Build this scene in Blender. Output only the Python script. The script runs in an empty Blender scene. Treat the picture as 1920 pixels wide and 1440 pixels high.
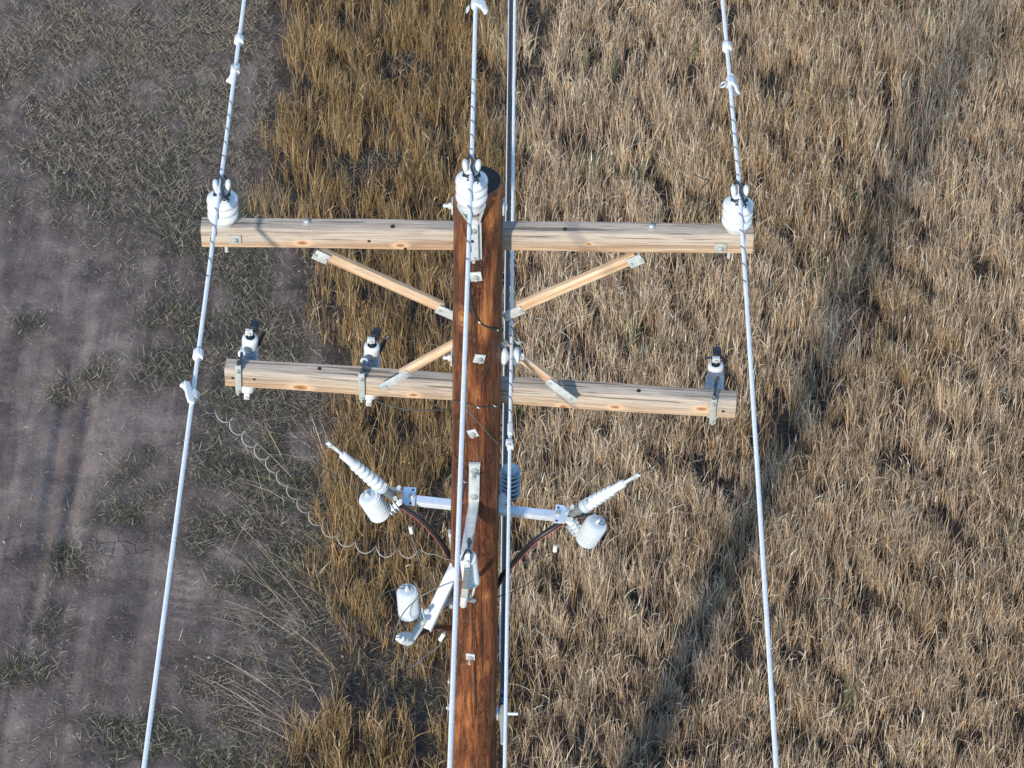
import bpy, bmesh, math, random
import numpy as np
from mathutils import Vector, Matrix, Quaternion

random.seed(7)
RNG = np.random.default_rng(11)
scene = bpy.context.scene
COL = scene.collection
PI = math.pi

# ------------------------------------------------------------------ camera
F = 5160.0            # focal length in pixels of the 1920 wide photograph
H = 8.2               # pole height above the ground
sq = math.sqrt(.5)
TH = .0215
f_ = Vector((0, sq, -sq)); r0 = Vector((1, 0, 0)); u0 = Vector((0, sq, sq))
r_ = math.cos(TH) * r0 + math.sin(TH) * u0
u_ = -math.sin(TH) * r0 + math.cos(TH) * u0


def ray(a, b):
    return f_ + r_ * ((a - 960) / F) - u_ * ((b - 720) / F)


CAM = Vector((0, 0, H)) - ray(896.5, 338) * 11.95


def P(a, b, Y):
    """point of the place seen at photo pixel (a, b), measured on the vertical plane y = Y"""
    d = ray(a, b)
    return CAM + d * ((Y - CAM.y) / d.y)


def PZ(a, b, Z):
    d = ray(a, b)
    return CAM + d * ((Z - CAM.z) / d.z)


def PP(a, b, pt, n):
    d = ray(a, b)
    return CAM + d * ((pt - CAM).dot(n) / d.dot(n))


def gxy(a, b):
    p = PZ(a, b, 0)
    return p.x, p.y


cam_d = bpy.data.cameras.new('camera')
cam_d.sensor_width = 36
cam_d.lens = F / 1920 * 36
cam_d.clip_start = .1
cam_d.clip_end = 3000
cam = bpy.data.objects.new('camera', cam_d)
COL.objects.link(cam)
m = Matrix((r_, u_, -f_)).transposed().to_4x4()
m.translation = CAM
cam.matrix_world = m
scene.camera = cam

# ------------------------------------------------------------------ light
L = Vector((.38, 1.0, -.51)).normalized()       # the way the sunlight travels
S = -L
sun_d = bpy.data.lights.new('sun', 'SUN')
sun_d.energy = 3.0
sun_d.angle = math.radians(2.5)
sun_d.color = (1.0, .92, .80)
sun = bpy.data.objects.new('sun', sun_d)
COL.objects.link(sun)
sun.rotation_mode = 'QUATERNION'
sun.rotation_quaternion = L.to_track_quat('-Z', 'Y')
sun.location = (-6, -20, 25)
world = bpy.data.worlds.new('World')
scene.world = world
world.use_nodes = True
wn = world.node_tree
sky = wn.nodes.new('ShaderNodeTexSky')
sky.sky_type = 'NISHITA'
sky.sun_disc = False
sky.sun_elevation = math.asin(S.z)
sky.sun_rotation = math.atan2(S.x, S.y)
sky.altitude = 1600
sky.air_density = 1.4
sky.dust_density = .35
sky.ozone_density = 3.5
bg = wn.nodes['Background']
bg.inputs['Strength'].default_value = .15
wn.links.new(sky.outputs[0], bg.inputs['Color'])
scene.view_settings.view_transform = 'Standard'
scene.view_settings.look = 'None'
scene.view_settings.exposure = 1.0
scene.view_settings.gamma = 1

# ------------------------------------------------------------------ mesh builder


def basis(axis, hint=None):
    z = Vector(axis).normalized()
    h = Vector(hint) if hint is not None else (Vector((0, 0, 1)) if abs(z.z) < .9 else Vector((1, 0, 0)))
    x = (h - z * h.dot(z))
    if x.length < 1e-6:
        x = z.orthogonal()
    x.normalize()
    return x, z.cross(x), z


def frame(origin, zaxis=(0, 0, 1), xhint=(1, 0, 0)):
    x, y, z = basis(zaxis, xhint)
    M = Matrix((x, y, z)).transposed().to_4x4()
    M.translation = Vector(origin)
    return M


class MB:
    def __init__(self):
        self.v = []
        self.f = []

    def add(self, vs, fs):
        o = len(self.v)
        self.v += [tuple(p) for p in vs]
        self.f += [tuple(i + o for i in q) for q in fs]
        return self

    def box(self, c, size, M=None):
        hx, hy, hz = size[0] / 2, size[1] / 2, size[2] / 2
        vs = [Vector((x, y, z)) for x in (-hx, hx) for y in (-hy, hy) for z in (-hz, hz)]
        c = Vector(c)
        if M is not None:
            vs = [M @ p for p in vs]
        return self.add([p + c for p in vs], [(0, 1, 3, 2), (4, 6, 7, 5), (0, 4, 5, 1), (2, 3, 7, 6), (0, 2, 6, 4), (1, 5, 7, 3)])

    def bar(self, a, b, w, t, hint=(0, 0, 1)):
        """rectangular bar from a to b; w across the hint direction, t along it"""
        a = Vector(a); b = Vector(b)
        x, y, z = basis(b - a, hint)
        M = Matrix((x, y, z)).transposed()
        return self.box((a + b) / 2, (t, w, (b - a).length), M)

    def prism(self, poly, M, t):
        n = len(poly)
        vs = [M @ Vector((p[0], p[1], 0)) for p in poly] + [M @ Vector((p[0], p[1], t)) for p in poly]
        fs = [tuple(reversed(range(n))), tuple(range(n, 2 * n))]
        fs += [(i, (i + 1) % n, n + (i + 1) % n, n + i) for i in range(n)]
        return self.add(vs, fs)

    def lathe(self, prof, M=None, n=28):
        vs = []
        fs = []
        for (r, z) in prof:
            for k in range(n):
                a = 2 * PI * k / n
                vs.append(Vector((r * math.cos(a), r * math.sin(a), z)))
        for i in range(len(prof) - 1):
            for k in range(n):
                k2 = (k + 1) % n
                fs.append((i * n + k, i * n + k2, (i + 1) * n + k2, (i + 1) * n + k))
        if prof[0][0] > 1e-5:
            fs.append(tuple(reversed(range(n))))
        if prof[-1][0] > 1e-5:
            fs.append(tuple(range((len(prof) - 1) * n, len(prof) * n)))
        if M is not None:
            vs = [M @ p for p in vs]
        return self.add(vs, fs)

    def cyl(self, a, b, r, n=12, r2=None):
        a = Vector(a); b = Vector(b)
        return self.lathe([(r, 0), (r if r2 is None else r2, (b - a).length)], frame(a, b - a, None), n)

    def tube(self, pts, r, n=8, closed=False):
        pts = [Vector(p) for p in pts]
        N = len(pts)
        rs = r if isinstance(r, (list, tuple)) else [r] * N
        vs = []
        fs = []
        prev = None
        for i in range(N):
            if closed:
                t = pts[(i + 1) % N] - pts[i - 1]
            else:
                t = pts[min(i + 1, N - 1)] - pts[max(i - 1, 0)]
            if t.length < 1e-9:
                t = Vector((0, 0, 1))
            t.normalize()
            if prev is None:
                x = t.orthogonal().normalized()
            else:
                x = prev - t * prev.dot(t)
                x = x.normalized() if x.length > 1e-6 else t.orthogonal().normalized()
            prev = x
            y = t.cross(x)
            for k in range(n):
                a = 2 * PI * k / n
                vs.append(pts[i] + (x * math.cos(a) + y * math.sin(a)) * rs[i])
        for i in range(N if closed else N - 1):
            j = (i + 1) % N
            for k in range(n):
                k2 = (k + 1) % n
                fs.append((i * n + k, i * n + k2, j * n + k2, j * n + k))
        if not closed:
            fs.append(tuple(reversed(range(n))))
            fs.append(tuple(range((N - 1) * n, N * n)))
        return self.add(vs, fs)

    def hexnut(self, a, axis, r, h, hint=None):
        return self.lathe([(r, 0), (r, h * .8), (r * .85, h)], frame(a, axis, hint), 6)

    def build(self, name, mat, parent=None, bevel=0, seg=2, sharp=35, smooth=True):
        me = bpy.data.meshes.new(name)
        bm = bmesh.new()
        vv = [bm.verts.new(p) for p in self.v]
        for q in self.f:
            try:
                bm.faces.new([vv[i] for i in q])
            except ValueError:
                pass
        bmesh.ops.remove_doubles(bm, verts=bm.verts, dist=1e-6)
        bmesh.ops.recalc_face_normals(bm, faces=bm.faces)
        if bevel > 0:
            es = [e for e in bm.edges if len(e.link_faces) == 2 and e.calc_face_angle(0) > math.radians(30)]
            bmesh.ops.bevel(bm, geom=es, offset=bevel, segments=seg, affect='EDGES', profile=.6, clamp_overlap=True)
        ca = math.radians(sharp)
        for e in bm.edges:
            e.smooth = not (len(e.link_faces) != 2 or e.calc_face_angle(0) > ca)
        for q in bm.faces:
            q.smooth = smooth
        bm.to_mesh(me)
        bm.free()
        o = bpy.data.objects.new(name, me)
        me.materials.append(mat)
        COL.objects.link(o)
        if parent is not None:
            o.parent = parent
        return o


def tag(o, label, cat, group=None, kind=None):
    o['label'] = label
    if cat:
        o['category'] = cat
    if group:
        o['group'] = group
    if kind:
        o['kind'] = kind
    return o


def thing(name, label, cat, M, group=None):
    o = bpy.data.objects.new(name, None)
    o.empty_display_size = .05
    COL.objects.link(o)
    o.matrix_world = M if isinstance(M, Matrix) else Matrix.Translation(Vector(M))
    return tag(o, label, cat, group)


def copy_tree(o, parent=None):
    c = o.copy()
    COL.objects.link(c)
    if parent is not None:
        c.parent = parent
    for ch in list(o.children):
        copy_tree(ch, c)
    return c


def smooth_path(pts, n=12):
    """Catmull-Rom through the points"""
    pts = [Vector(p) for p in pts]
    q = [pts[0] * 2 - pts[1]] + pts + [pts[-1] * 2 - pts[-2]]
    out = []
    for i in range(1, len(q) - 2):
        p0, p1, p2, p3 = q[i - 1], q[i], q[i + 1], q[i + 2]
        for k in range(n):
            t = k / n
            out.append(.5 * ((2 * p1) + (p2 - p0) * t + (2 * p0 - 5 * p1 + 4 * p2 - p3) * t * t + (3 * p1 - p0 - 3 * p2 + p3) * t ** 3))
    out.append(pts[-1])
    return out


# ------------------------------------------------------------------ materials


class NT:
    def __init__(self, name):
        self.m = bpy.data.materials.new(name)
        self.m.use_nodes = True
        self.t = self.m.node_tree
        self.b = self.t.nodes['Principled BSDF']

    def n(self, typ, **kw):
        x = self.t.nodes.new(typ)
        for k, v in kw.items():
            if k.startswith('i_'):
                x.inputs[k[2:].replace('_', ' ')].default_value = v
            else:
                setattr(x, k, v)
        return x

    def l(self, a, b):
        self.t.links.new(a, b)

    def coord(self, scale=(1, 1, 1), loc=(0, 0, 0), out='Object'):
        c = self.n('ShaderNodeTexCoord')
        mp = self.n('ShaderNodeMapping')
        mp.inputs['Scale'].default_value = scale
        mp.inputs['Location'].default_value = loc
        self.l(c.outputs[out], mp.inputs['Vector'])
        return mp.outputs[0]

    def noise(self, vec, scale, detail=4, rough=.55, dist=0):
        x = self.n('ShaderNodeTexNoise')
        x.inputs['Scale'].default_value = scale
        x.inputs['Detail'].default_value = detail
        x.inputs['Roughness'].default_value = rough
        x.inputs['Distortion'].default_value = dist
        self.l(vec, x.inputs['Vector'])
        return x.outputs['Fac']

    def ramp(self, fac, stops, interp='LINEAR'):
        x = self.n('ShaderNodeValToRGB')
        x.color_ramp.interpolation = interp
        e = x.color_ramp.elements
        while len(e) < len(stops):
            e.new(.5)
        for k, (p, c) in enumerate(stops):
            e[k].position = p
            e[k].color = (*c, 1) if len(c) == 3 else c
        self.l(fac, x.inputs['Fac'])
        return x.outputs['Color']

    def mix(self, fac, a, b, blend='MIX'):
        x = self.n('ShaderNodeMix')
        x.data_type = 'RGBA'
        x.blend_type = blend
        if isinstance(fac, (int, float)):
            x.inputs[0].default_value = fac
        else:
            self.l(fac, x.inputs[0])
        for s, val in ((x.inputs[6], a), (x.inputs[7], b)):
            if isinstance(val, tuple):
                s.default_value = (*val, 1)
            else:
                self.l(val, s)
        return x.outputs[2]

    def math(self, op, a, b=None, clamp=False):
        x = self.n('ShaderNodeMath')
        x.operation = op
        x.use_clamp = clamp
        for s, val in ((x.inputs[0], a), (x.inputs[1], b)):
            if val is None:
                continue
            if isinstance(val, (int, float)):
                s.default_value = val
            else:
                self.l(val, s)
        return x.outputs[0]

    def bump(self, h, strength=.3, dist=.01):
        x = self.n('ShaderNodeBump')
        x.inputs['Strength'].default_value = strength
        x.inputs['Distance'].default_value = dist
        self.l(h, x.inputs['Height'])
        self.l(x.outputs[0], self.b.inputs['Normal'])

    def set(self, color=None, rough=None, metal=None, spec=None):
        for key, val in (('Base Color', color), ('Roughness', rough), ('Metallic', metal), ('Specular IOR Level', spec)):
            if val is None:
                continue
            if isinstance(val, (int, float)):
                self.b.inputs[key].default_value = val
            elif isinstance(val, tuple):
                self.b.inputs[key].default_value = (*val, 1)
            else:
                self.l(val, self.b.inputs[key])
        return self.m


def simple(name, c1, c2, scale=20, rough=.5, metal=0, bump=0, spec=None):
    t = NT(name)
    v = t.coord()
    n1 = t.noise(v, scale, 5, .6)
    c = t.ramp(n1, [(.3, c1), (.7, c2)])
    n2 = t.noise(v, scale * 3.1, 3, .6)
    rg = t.n('ShaderNodeMapRange')
    rg.inputs['To Min'].default_value = rough - .1
    rg.inputs['To Max'].default_value = rough + .1
    t.l(n2, rg.inputs['Value'])
    if bump:
        t.bump(n2, bump, .002)
    return t.set(c, rg.outputs[0], metal, spec)


M_porc = simple('white porcelain', (.49, .52, .52), (.56, .575, .57), 14, .28)
M_sil = simple('pale grey silicone rubber', (.45, .485, .50), (.52, .545, .55), 22, .45)
M_silcap = simple('blue grey end plate', (.30, .36, .42), (.38, .43, .48), 30, .5)
M_galv = simple('galvanised steel', (.42, .44, .44), (.58, .60, .58), 45, .45, .35, .15)
M_galvd = simple('dull galvanised steel', (.30, .31, .28), (.42, .43, .39), 60, .55, .25, .2)
M_galvb = simple('bright galvanised bar', (.68, .72, .75), (.80, .83, .85), 25, .36, .5)
M_alu = simple('aluminium strand', (.58, .60, .61), (.72, .73, .72), 60, .38, .12)
M_galvw = simple('sunlit white galvanising', (.60, .62, .62), (.70, .71, .70), 30, .5, .1)
M_alub = simple('bright cast aluminium', (.50, .52, .50), (.64, .64, .62), 60, .4, .2, .1)
M_dark = simple('blackened hardware', (.008, .011, .018), (.02, .024, .032), 40, .4, .1)
M_grey = simple('grey fibreglass', (.09, .11, .12), (.15, .17, .17), 40, .45)
M_blackj = simple('black cable jacket', (.008, .008, .010), (.016, .016, .02), 40, .3)
M_red = simple('red stripe', (.20, .045, .04), (.28, .07, .06), 40, .45)
M_wrap = simple('grey tie wrap', (.10, .11, .13), (.2, .21, .22), 40, .4, .3)
M_tie = simple('dark tie wire', (.015, .022, .035), (.04, .05, .065), 40, .4, .2)
M_lead = simple('grey copper lead', (.10, .10, .10), (.18, .17, .16), 60, .5, .3)
M_leadd = simple('dark lead wire', (.018, .018, .02), (.035, .033, .03), 60, .5)
M_leadl = simple('bright aluminium lead', (.40, .38, .34), (.52, .50, .45), 60, .45, .2)
M_lead2 = simple('dull aluminium lead', (.20, .19, .17), (.30, .28, .25), 60, .5, .2)
M_silshade = simple('shade tinted grey arrester rubber', (.19, .26, .32), (.25, .32, .38), 22, .4)  # rear arrester's grey rubber, with the pole's bluish shade put into the colour
M_glaze = simple('grey blue glaze', (.27, .32, .36), (.35, .40, .44), 22, .25)
M_hole = simple('bolt hole darkness', (.012, .009, .007), (.02, .015, .01), 60, .9)
M_white = simple('white plastic', (.52, .53, .52), (.62, .62, .60), 30, .45)
M_bluep = simple('blue plastic band', (.04, .07, .16), (.06, .10, .22), 30, .4)


def pole_material():
    t = NT('treated pole wood')
    co = t.n('ShaderNodeTexCoord')
    sep = t.n('ShaderNodeSeparateXYZ')
    t.l(co.outputs['Object'], sep.inputs[0])
    v1 = t.coord((7, 7, 1.5))
    v2 = t.coord((21, 21, 2.3), (3, 1, 0))
    v3 = t.coord((110, 110, 5))
    big = t.noise(v1, 1.0, 4, .55, 1.2)
    mid = t.noise(v2, 1.0, 6, .62, 2.4)
    fine = t.noise(v3, 1.0, 4, .65, .4)
    f1 = t.math('ADD', t.math('MULTIPLY', big, .60), t.math('MULTIPLY', mid, .40))
    c = t.ramp(f1, [(.38, (.026, .009, .006)), (.45, (.062, .019, .009)), (.51, (.105, .033, .013)), (.56, (.19, .063, .020)), (.63, (.33, .130, .043))])
    # weathered paler streaks
    v4 = t.coord((13, 13, .30), (7, 2, 4))
    st = t.noise(v4, 1.0, 3, .5, .8)
    stm = t.ramp(st, [(.54, (0, 0, 0)), (.60, (.7, .7, .7))])
    c = t.mix(stm, c, (.19, .098, .054))
    # thin flaking ragged light edges
    v5 = t.coord((24, 24, 4.5), (1, 5, 2))
    fl = t.noise(v5, 1.0, 6, .7, 2.5)
    flm = t.ramp(fl, [(.485, (0, 0, 0)), (.50, (.55, .55, .55)), (.515, (0, 0, 0))])
    c = t.mix(flm, c, (.40, .20, .09))
    # drying cracks along the grain
    ck = t.noise(t.coord((26, 26, .42), (0, 9, 3)), 1.0, 2, .5, .3)
    ckm = t.ramp(ck, [(.492, (0, 0, 0)), (.50, (1, 1, 1)), (.508, (0, 0, 0))])
    c = t.mix(t.math('MULTIPLY', ckm, .75), c, (.018, .009, .006))
    # fine dark grain
    fm = t.ramp(fine, [(.35, (.45, .45, .45)), (.55, (1, 1, 1))])
    c = t.mix(.55, c, fm, 'MULTIPLY')
    # knots
    for (kx, ky, kz, s) in ((-.066, -.088, 7.453, 1.0), (.02, -.115, 4.02, .8), (.06, -.105, 5.55, .6)):
        sub = t.n('ShaderNodeVectorMath', operation='SUBTRACT')
        t.l(co.outputs['Object'], sub.inputs[0])
        sub.inputs[1].default_value = (kx, ky, kz)
        mul = t.n('ShaderNodeVectorMath', operation='MULTIPLY')
        t.l(sub.outputs[0], mul.inputs[0])
        mul.inputs[1].default_value = (32 / s, 14 / s, 15 / s)
        ln = t.n('ShaderNodeVectorMath', operation='LENGTH')
        t.l(mul.outputs[0], ln.inputs[0])
        wob = t.math('ADD', ln.outputs['Value'], t.math('MULTIPLY', t.math('SUBTRACT', mid, .5), .9))
        kc = t.ramp(t.math('MULTIPLY', wob, .5), [(.0, (.50, .25, .085)), (.16, (.36, .15, .045)), (.24, (.10, .035, .014)), (.30, (.36, .16, .055)), (.42, (.13, .045, .018)), (.55, (.3, .12, .045))])
        km = t.ramp(t.math('MULTIPLY', wob, .5), [(.32, (.85, .85, .85)), (.75, (0, 0, 0))])
        c = t.mix(km, c, kc)
    h = t.math('ADD', t.math('MULTIPLY', mid, .6), t.math('MULTIPLY', fine, .4))
    h = t.math('SUBTRACT', h, t.math('MULTIPLY', ckm, .6))
    t.bump(h, .75, .012)
    return t.set(c, .52, 0, .4)


def arm_material(name, knots, seed=0):
    """local x along the arm, z up (0 = bottom), weathered grey towards the top"""
    t = NT(name)
    co = t.n('ShaderNodeTexCoord')
    sep = t.n('ShaderNodeSeparateXYZ')
    t.l(co.outputs['Object'], sep.inputs[0])
    v1 = t.coord((1.0, 22, 30), (seed, 0, 0))
    v2 = t.coord((5, 130, 170), (seed, 2, 1))
    a = t.noise(v1, 1.0, 4, .6, 1.0)
    b = t.noise(v2, 1.0, 4, .65, .6)
    tan = t.ramp(a, [(.32, (.27, .155, .090)), (.45, (.43, .28, .17)), (.56, (.54, .40, .27)), (.66, (.38, .24, .14)), (.75, (.50, .35, .22))])
    grey = t.ramp(a, [(.32, (.30, .245, .195)), (.46, (.41, .345, .28)), (.56, (.48, .41, .335)), (.68, (.38, .315, .255))])
    zz = t.math('ADD', sep.outputs['Z'], t.math('MULTIPLY', t.math('SUBTRACT', a, .5), .09))
    gm = t.ramp(t.math('MULTIPLY', zz, 8.0), [(.12, (0, 0, 0)), (.62, (1, 1, 1))])
    c = t.mix(gm, tan, grey)
    grain = t.ramp(b, [(.36, (.36, .31, .28)), (.50, (1, 1, 1))])
    c = t.mix(.5, c, grain, 'MULTIPLY')
    c = t.mix(1.0, c, (.80, .80, .80), 'MULTIPLY')
    # pale and brown knots
    for (kx, ky, kz, s) in knots:
        sub = t.n('ShaderNodeVectorMath', operation='SUBTRACT')
        t.l(co.outputs['Object'], sub.inputs[0])
        sub.inputs[1].default_value = (kx, ky, kz)
        mul = t.n('ShaderNodeVectorMath', operation='MULTIPLY')
        t.l(sub.outputs[0], mul.inputs[0])
        mul.inputs[1].default_value = (17 / s, 24 / s, 36 / s)
        ln = t.n('ShaderNodeVectorMath', operation='LENGTH')
        t.l(mul.outputs[0], ln.inputs[0])
        w = t.math('ADD', ln.outputs['Value'], t.math('MULTIPLY', t.math('SUBTRACT', b, .5), .5))
        w = t.math('MULTIPLY', w, .5)
        kc = t.ramp(w, [(.0, (.13, .07, .04)), (.13, (.27, .13, .06)), (.20, (.36, .17, .07)), (.27, (.50, .35, .22)), (.5, (.46, .32, .20))])
        km = t.ramp(w, [(.26, (.9, .9, .9)), (.6, (0, 0, 0))])
        c = t.mix(km, c, kc)
    # checks along the grain in the weathered top
    ck = t.noise(t.coord((1.7, 60, 60), (seed * 2 + 1, 0, 0)), 1.0, 3, .55, .25)
    ckm = t.ramp(ck, [(.585, (0, 0, 0)), (.61, (1, 1, 1))])
    ckf = t.math('MULTIPLY', ckm, t.math('MULTIPLY', gm, .7))
    c = t.mix(ckf, c, (.055, .042, .034))
    t.bump(t.math('SUBTRACT', b, t.math('MULTIPLY', ckf, .9)), .5, .006)
    return t.set(c, .75, 0, .25)


def brace_material():
    t = NT('brace wood')
    v1 = t.coord((40, 40, 1.6))
    v2 = t.coord((190, 190, 7))
    a = t.noise(v1, 1.0, 3, .6, .8)
    b = t.noise(v2, 1.0, 4, .65, .5)
    c = t.ramp(a, [(.3, (.33, .19, .10)), (.5, (.50, .34, .21)), (.7, (.58, .44, .30))])
    c = t.mix(.75, c, t.ramp(b, [(.3, (.45, .40, .37)), (.55, (1, 1, 1))]), 'MULTIPLY')
    t.bump(b, .4, .004)
    return t.set(c, .7, 0, .25)


M_pole = pole_material()
M_brace = brace_material()


def blade_material(name, transl=.25):
    t = NT(name)
    at = t.n('ShaderNodeAttribute')
    at.attribute_name = 'blade_colour'
    t.set(at.outputs['Color'], .6, 0, .25)
    tr = t.n('ShaderNodeBsdfTranslucent')
    t.l(at.outputs['Color'], tr.inputs['Color'])
    mx = t.n('ShaderNodeMixShader')
    mx.inputs[0].default_value = transl
    t.l(t.b.outputs[0], mx.inputs[1])
    t.l(tr.outputs[0], mx.inputs[2])
    t.l(mx.outputs[0], t.t.nodes['Material Output'].inputs['Surface'])
    return t.m


def dirt_material():
    t = NT('dry packed dirt')
    v = t.coord()
    a = t.noise(v, .55, 6, .6, .6)
    b = t.noise(v, 3.5, 6, .65, .4)
    d = t.noise(v, 42, 4, .7)
    lon = t.noise(t.coord((5.5, .5, 1), (4, 0, 0)), 1.0, 5, .6, .5)
    s = t.math('ADD', t.math('MULTIPLY', a, .35), t.math('ADD', t.math('MULTIPLY', b, .33), t.math('MULTIPLY', lon, .32)))
    c = t.ramp(s, [(.40, (.062, .048, .045)), (.46, (.105, .081, .073)), (.52, (.158, .123, .107)), (.58, (.23, .18, .152))])
    c = t.mix(.55, c, t.ramp(d, [(.3, (.50, .47, .46)), (.6, (1, 1, 1))]), 'MULTIPLY')
    vo = t.n('ShaderNodeTexVoronoi')
    vo.inputs['Scale'].default_value = 75
    t.l(v, vo.inputs['Vector'])
    sp = t.ramp(vo.outputs['Distance'], [(.05, (1, 1, 1)), (.16, (0, 0, 0))])
    msk = t.ramp(t.noise(v, 9, 2), [(.60, (0, 0, 0)), (.68, (.5, .5, .5))])
    c = t.mix(t.math('MULTIPLY', sp, msk), c, (.30, .25, .22))
    # fine straw chaff pressed into the soil
    ch = t.noise(t.coord((60, 14, 10), (0, 0, 0)), 1.0, 3, .6, 2.0)
    chm = t.ramp(ch, [(.62, (0, 0, 0)), (.70, (.5, .5, .5))])
    c = t.mix(chm, c, (.21, .175, .135))
    # dark rooty litter and humus where things grow
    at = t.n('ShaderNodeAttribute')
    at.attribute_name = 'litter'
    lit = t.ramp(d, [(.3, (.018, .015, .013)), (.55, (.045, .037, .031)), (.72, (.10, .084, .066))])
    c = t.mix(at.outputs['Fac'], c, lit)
    # shrinkage cracks in a few muddy places
    vc = t.n('ShaderNodeTexVoronoi')
    vc.feature = 'DISTANCE_TO_EDGE'
    vc.inputs['Scale'].default_value = 9
    t.l(v, vc.inputs['Vector'])
    ckk = t.ramp(vc.outputs['Distance'], [(.0, (1, 1, 1)), (.035, (0, 0, 0))])
    cs = t.n('ShaderNodeVectorMath', operation='DISTANCE')
    t.l(v, cs.inputs[0])
    cs.inputs[1].default_value = (*gxy(232, 1018), 0)
    cm = t.ramp(cs.outputs['Value'], [(.10, (.85, .85, .85)), (.34, (0, 0, 0))])
    ckk = t.math('MULTIPLY', ckk, cm)
    c = t.mix(ckk, c, (.03, .024, .022))
    t.bump(t.math('SUBTRACT', t.math('ADD', t.math('MULTIPLY', b, .3), d), t.math('MULTIPLY', ckk, .8)), .6, .016)
    return t.set(c, .9, 0, .15)


M_dirt = dirt_material()

# ================================================================== UTILITY POLE


def pole_r(z):
    return .1075 + .0045 * (H - z)


def pole_front(a, b):
    """point on the front of the pole seen at a photo pixel"""
    Y = -.11
    for _ in range(6):
        p = P(a, b, Y)
        Y = -math.sqrt(max(pole_r(p.z) ** 2 - min(p.x ** 2, .009), .0005))
    return P(a, b, Y)


pole = thing('utility_pole', 'tall round reddish brown wooden utility pole carrying both crossarms', 'utility pole', (0, 0, 0))
mb = MB()
NA = 56
zs = list(np.linspace(-.3, H - .012, 240))
vs = []
for zi, z in enumerate(zs):
    for k in range(NA):
        a = 2 * PI * k / NA
        r = pole_r(z) + .0022 * math.sin(3 * a + z * .9) + .0016 * math.sin(5 * a - z * 1.7 + 1) + .001 * math.sin(9 * a + z * 5)
        # slabbed flat strips and shallow grooves left by the peeling
        r -= .004 * math.exp(-((a - 4.80) / .10) ** 2) + .003 * math.exp(-((a - 5.3) / .06) ** 2)
        r -= .0025 * math.exp(-((a - 4.2 + .05 * math.sin(z * 2)) / .05) ** 2)
        vs.append((r * math.cos(a), r * math.sin(a), z))
fs = []
for i in range(len(zs) - 1):
    for k in range(NA):
        k2 = (k + 1) % NA
        fs.append((i * NA + k, i * NA + k2, (i + 1) * NA + k2, (i + 1) * NA + k))
o = len(vs)
for k in range(NA):
    a = 2 * PI * k / NA
    vs.append(((pole_r(H) - .010) * math.cos(a), (pole_r(H) - .010) * math.sin(a), H))
i = len(zs) - 1
for k in range(NA):
    k2 = (k + 1) % NA
    fs.append((i * NA + k, i * NA + k2, o + k2, o + k))
mb.add(vs, fs)
mb.build('shaft', M_pole, pole, sharp=50)
M_end = simple('dark tarred end grain', (.010, .007, .006), (.028, .017, .013), 30, .8, 0, .5)
MB().lathe([(pole_r(H) - .0105, H - .03), (pole_r(H) - .0105, H - .001), (.05, H + .002), (0, H + .003)], None, 40).build('end_grain', M_end, pole)

# drying check running below the upper plates
for (p0, p1, w) in (((893, 484), (893, 512), .003), ((892.5, 528), (892, 640), .0022), ((889, 1243), (893, 1330), .004), ((884, 1000), (886, 1200), .0022)):
    pts = []
    for k in range(9):
        t_ = k / 8
        q = pole_front(p0[0] + (p1[0] - p0[0]) * t_ + math.sin(k * 2.1) * .5, p0[1] + (p1[1] - p0[1]) * t_)
        pts.append(q + Vector((0, .0005, 0)))
    MB().tube(pts, [w * (.25 + math.sin(PI * (k + .5) / 9.5)) for k in range(9)], 6).build('drying_crack', M_hole, pole)

# square washers with nuts on the pole face
for (a, b, rot, side) in ((892.5, 517, .16, .052), (898.5, 671, -.22, .050), (887, 811, .42, .046), (882.5, 1230, 0, .046)):
    c = pole_front(a, b)
    nrm = Vector((c.x, c.y, 0)).normalized()
    xh = Vector((math.cos(rot), 0, math.sin(rot)))
    Mx = frame(c + nrm * .002, nrm, xh)
    w = MB().box((0, 0, .003), (side, side, .007)); wv = [Mx @ Vector(p) for p in w.v]; w.v = wv
    wo = w.build('square_washer', M_galv, pole, .0015)
    nb = MB().hexnut(Mx @ Vector((0, 0, .0065)), nrm, .0135, .014, Mx.col[0].to_3d() + Mx.col[1].to_3d() * .3)
    nb.cyl(Mx @ Vector((0, 0, .018)), Mx @ Vector((0, 0, .052 if b > 1000 else .03)), .0075, 10)
    nb.build('nut', M_galvd, wo)
# through bolts across the pole
for (a, b, sides) in ((897, 387, (-1, 1)), (893, 672, (-1,))):
    zc = P(a, b, 0).z
    for sd in sides:
        rr = pole_r(zc)
        bt = MB().box((sd * (rr + .004), 0, zc), (.008, .055, .055))
        bt.cyl((sd * (rr + .006), 0, zc), (sd * (rr + .02), 0, zc), .016, 6)
        if sd < 0:
            bt.cyl((sd * (rr + .018), 0, zc), (sd * (rr + .043), 0, zc), .0095, 10)
        bt.build('through_bolt', M_galv, pole, .001)

# ================================================================== CROSSARMS
AH, AD = .114, .089


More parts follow.
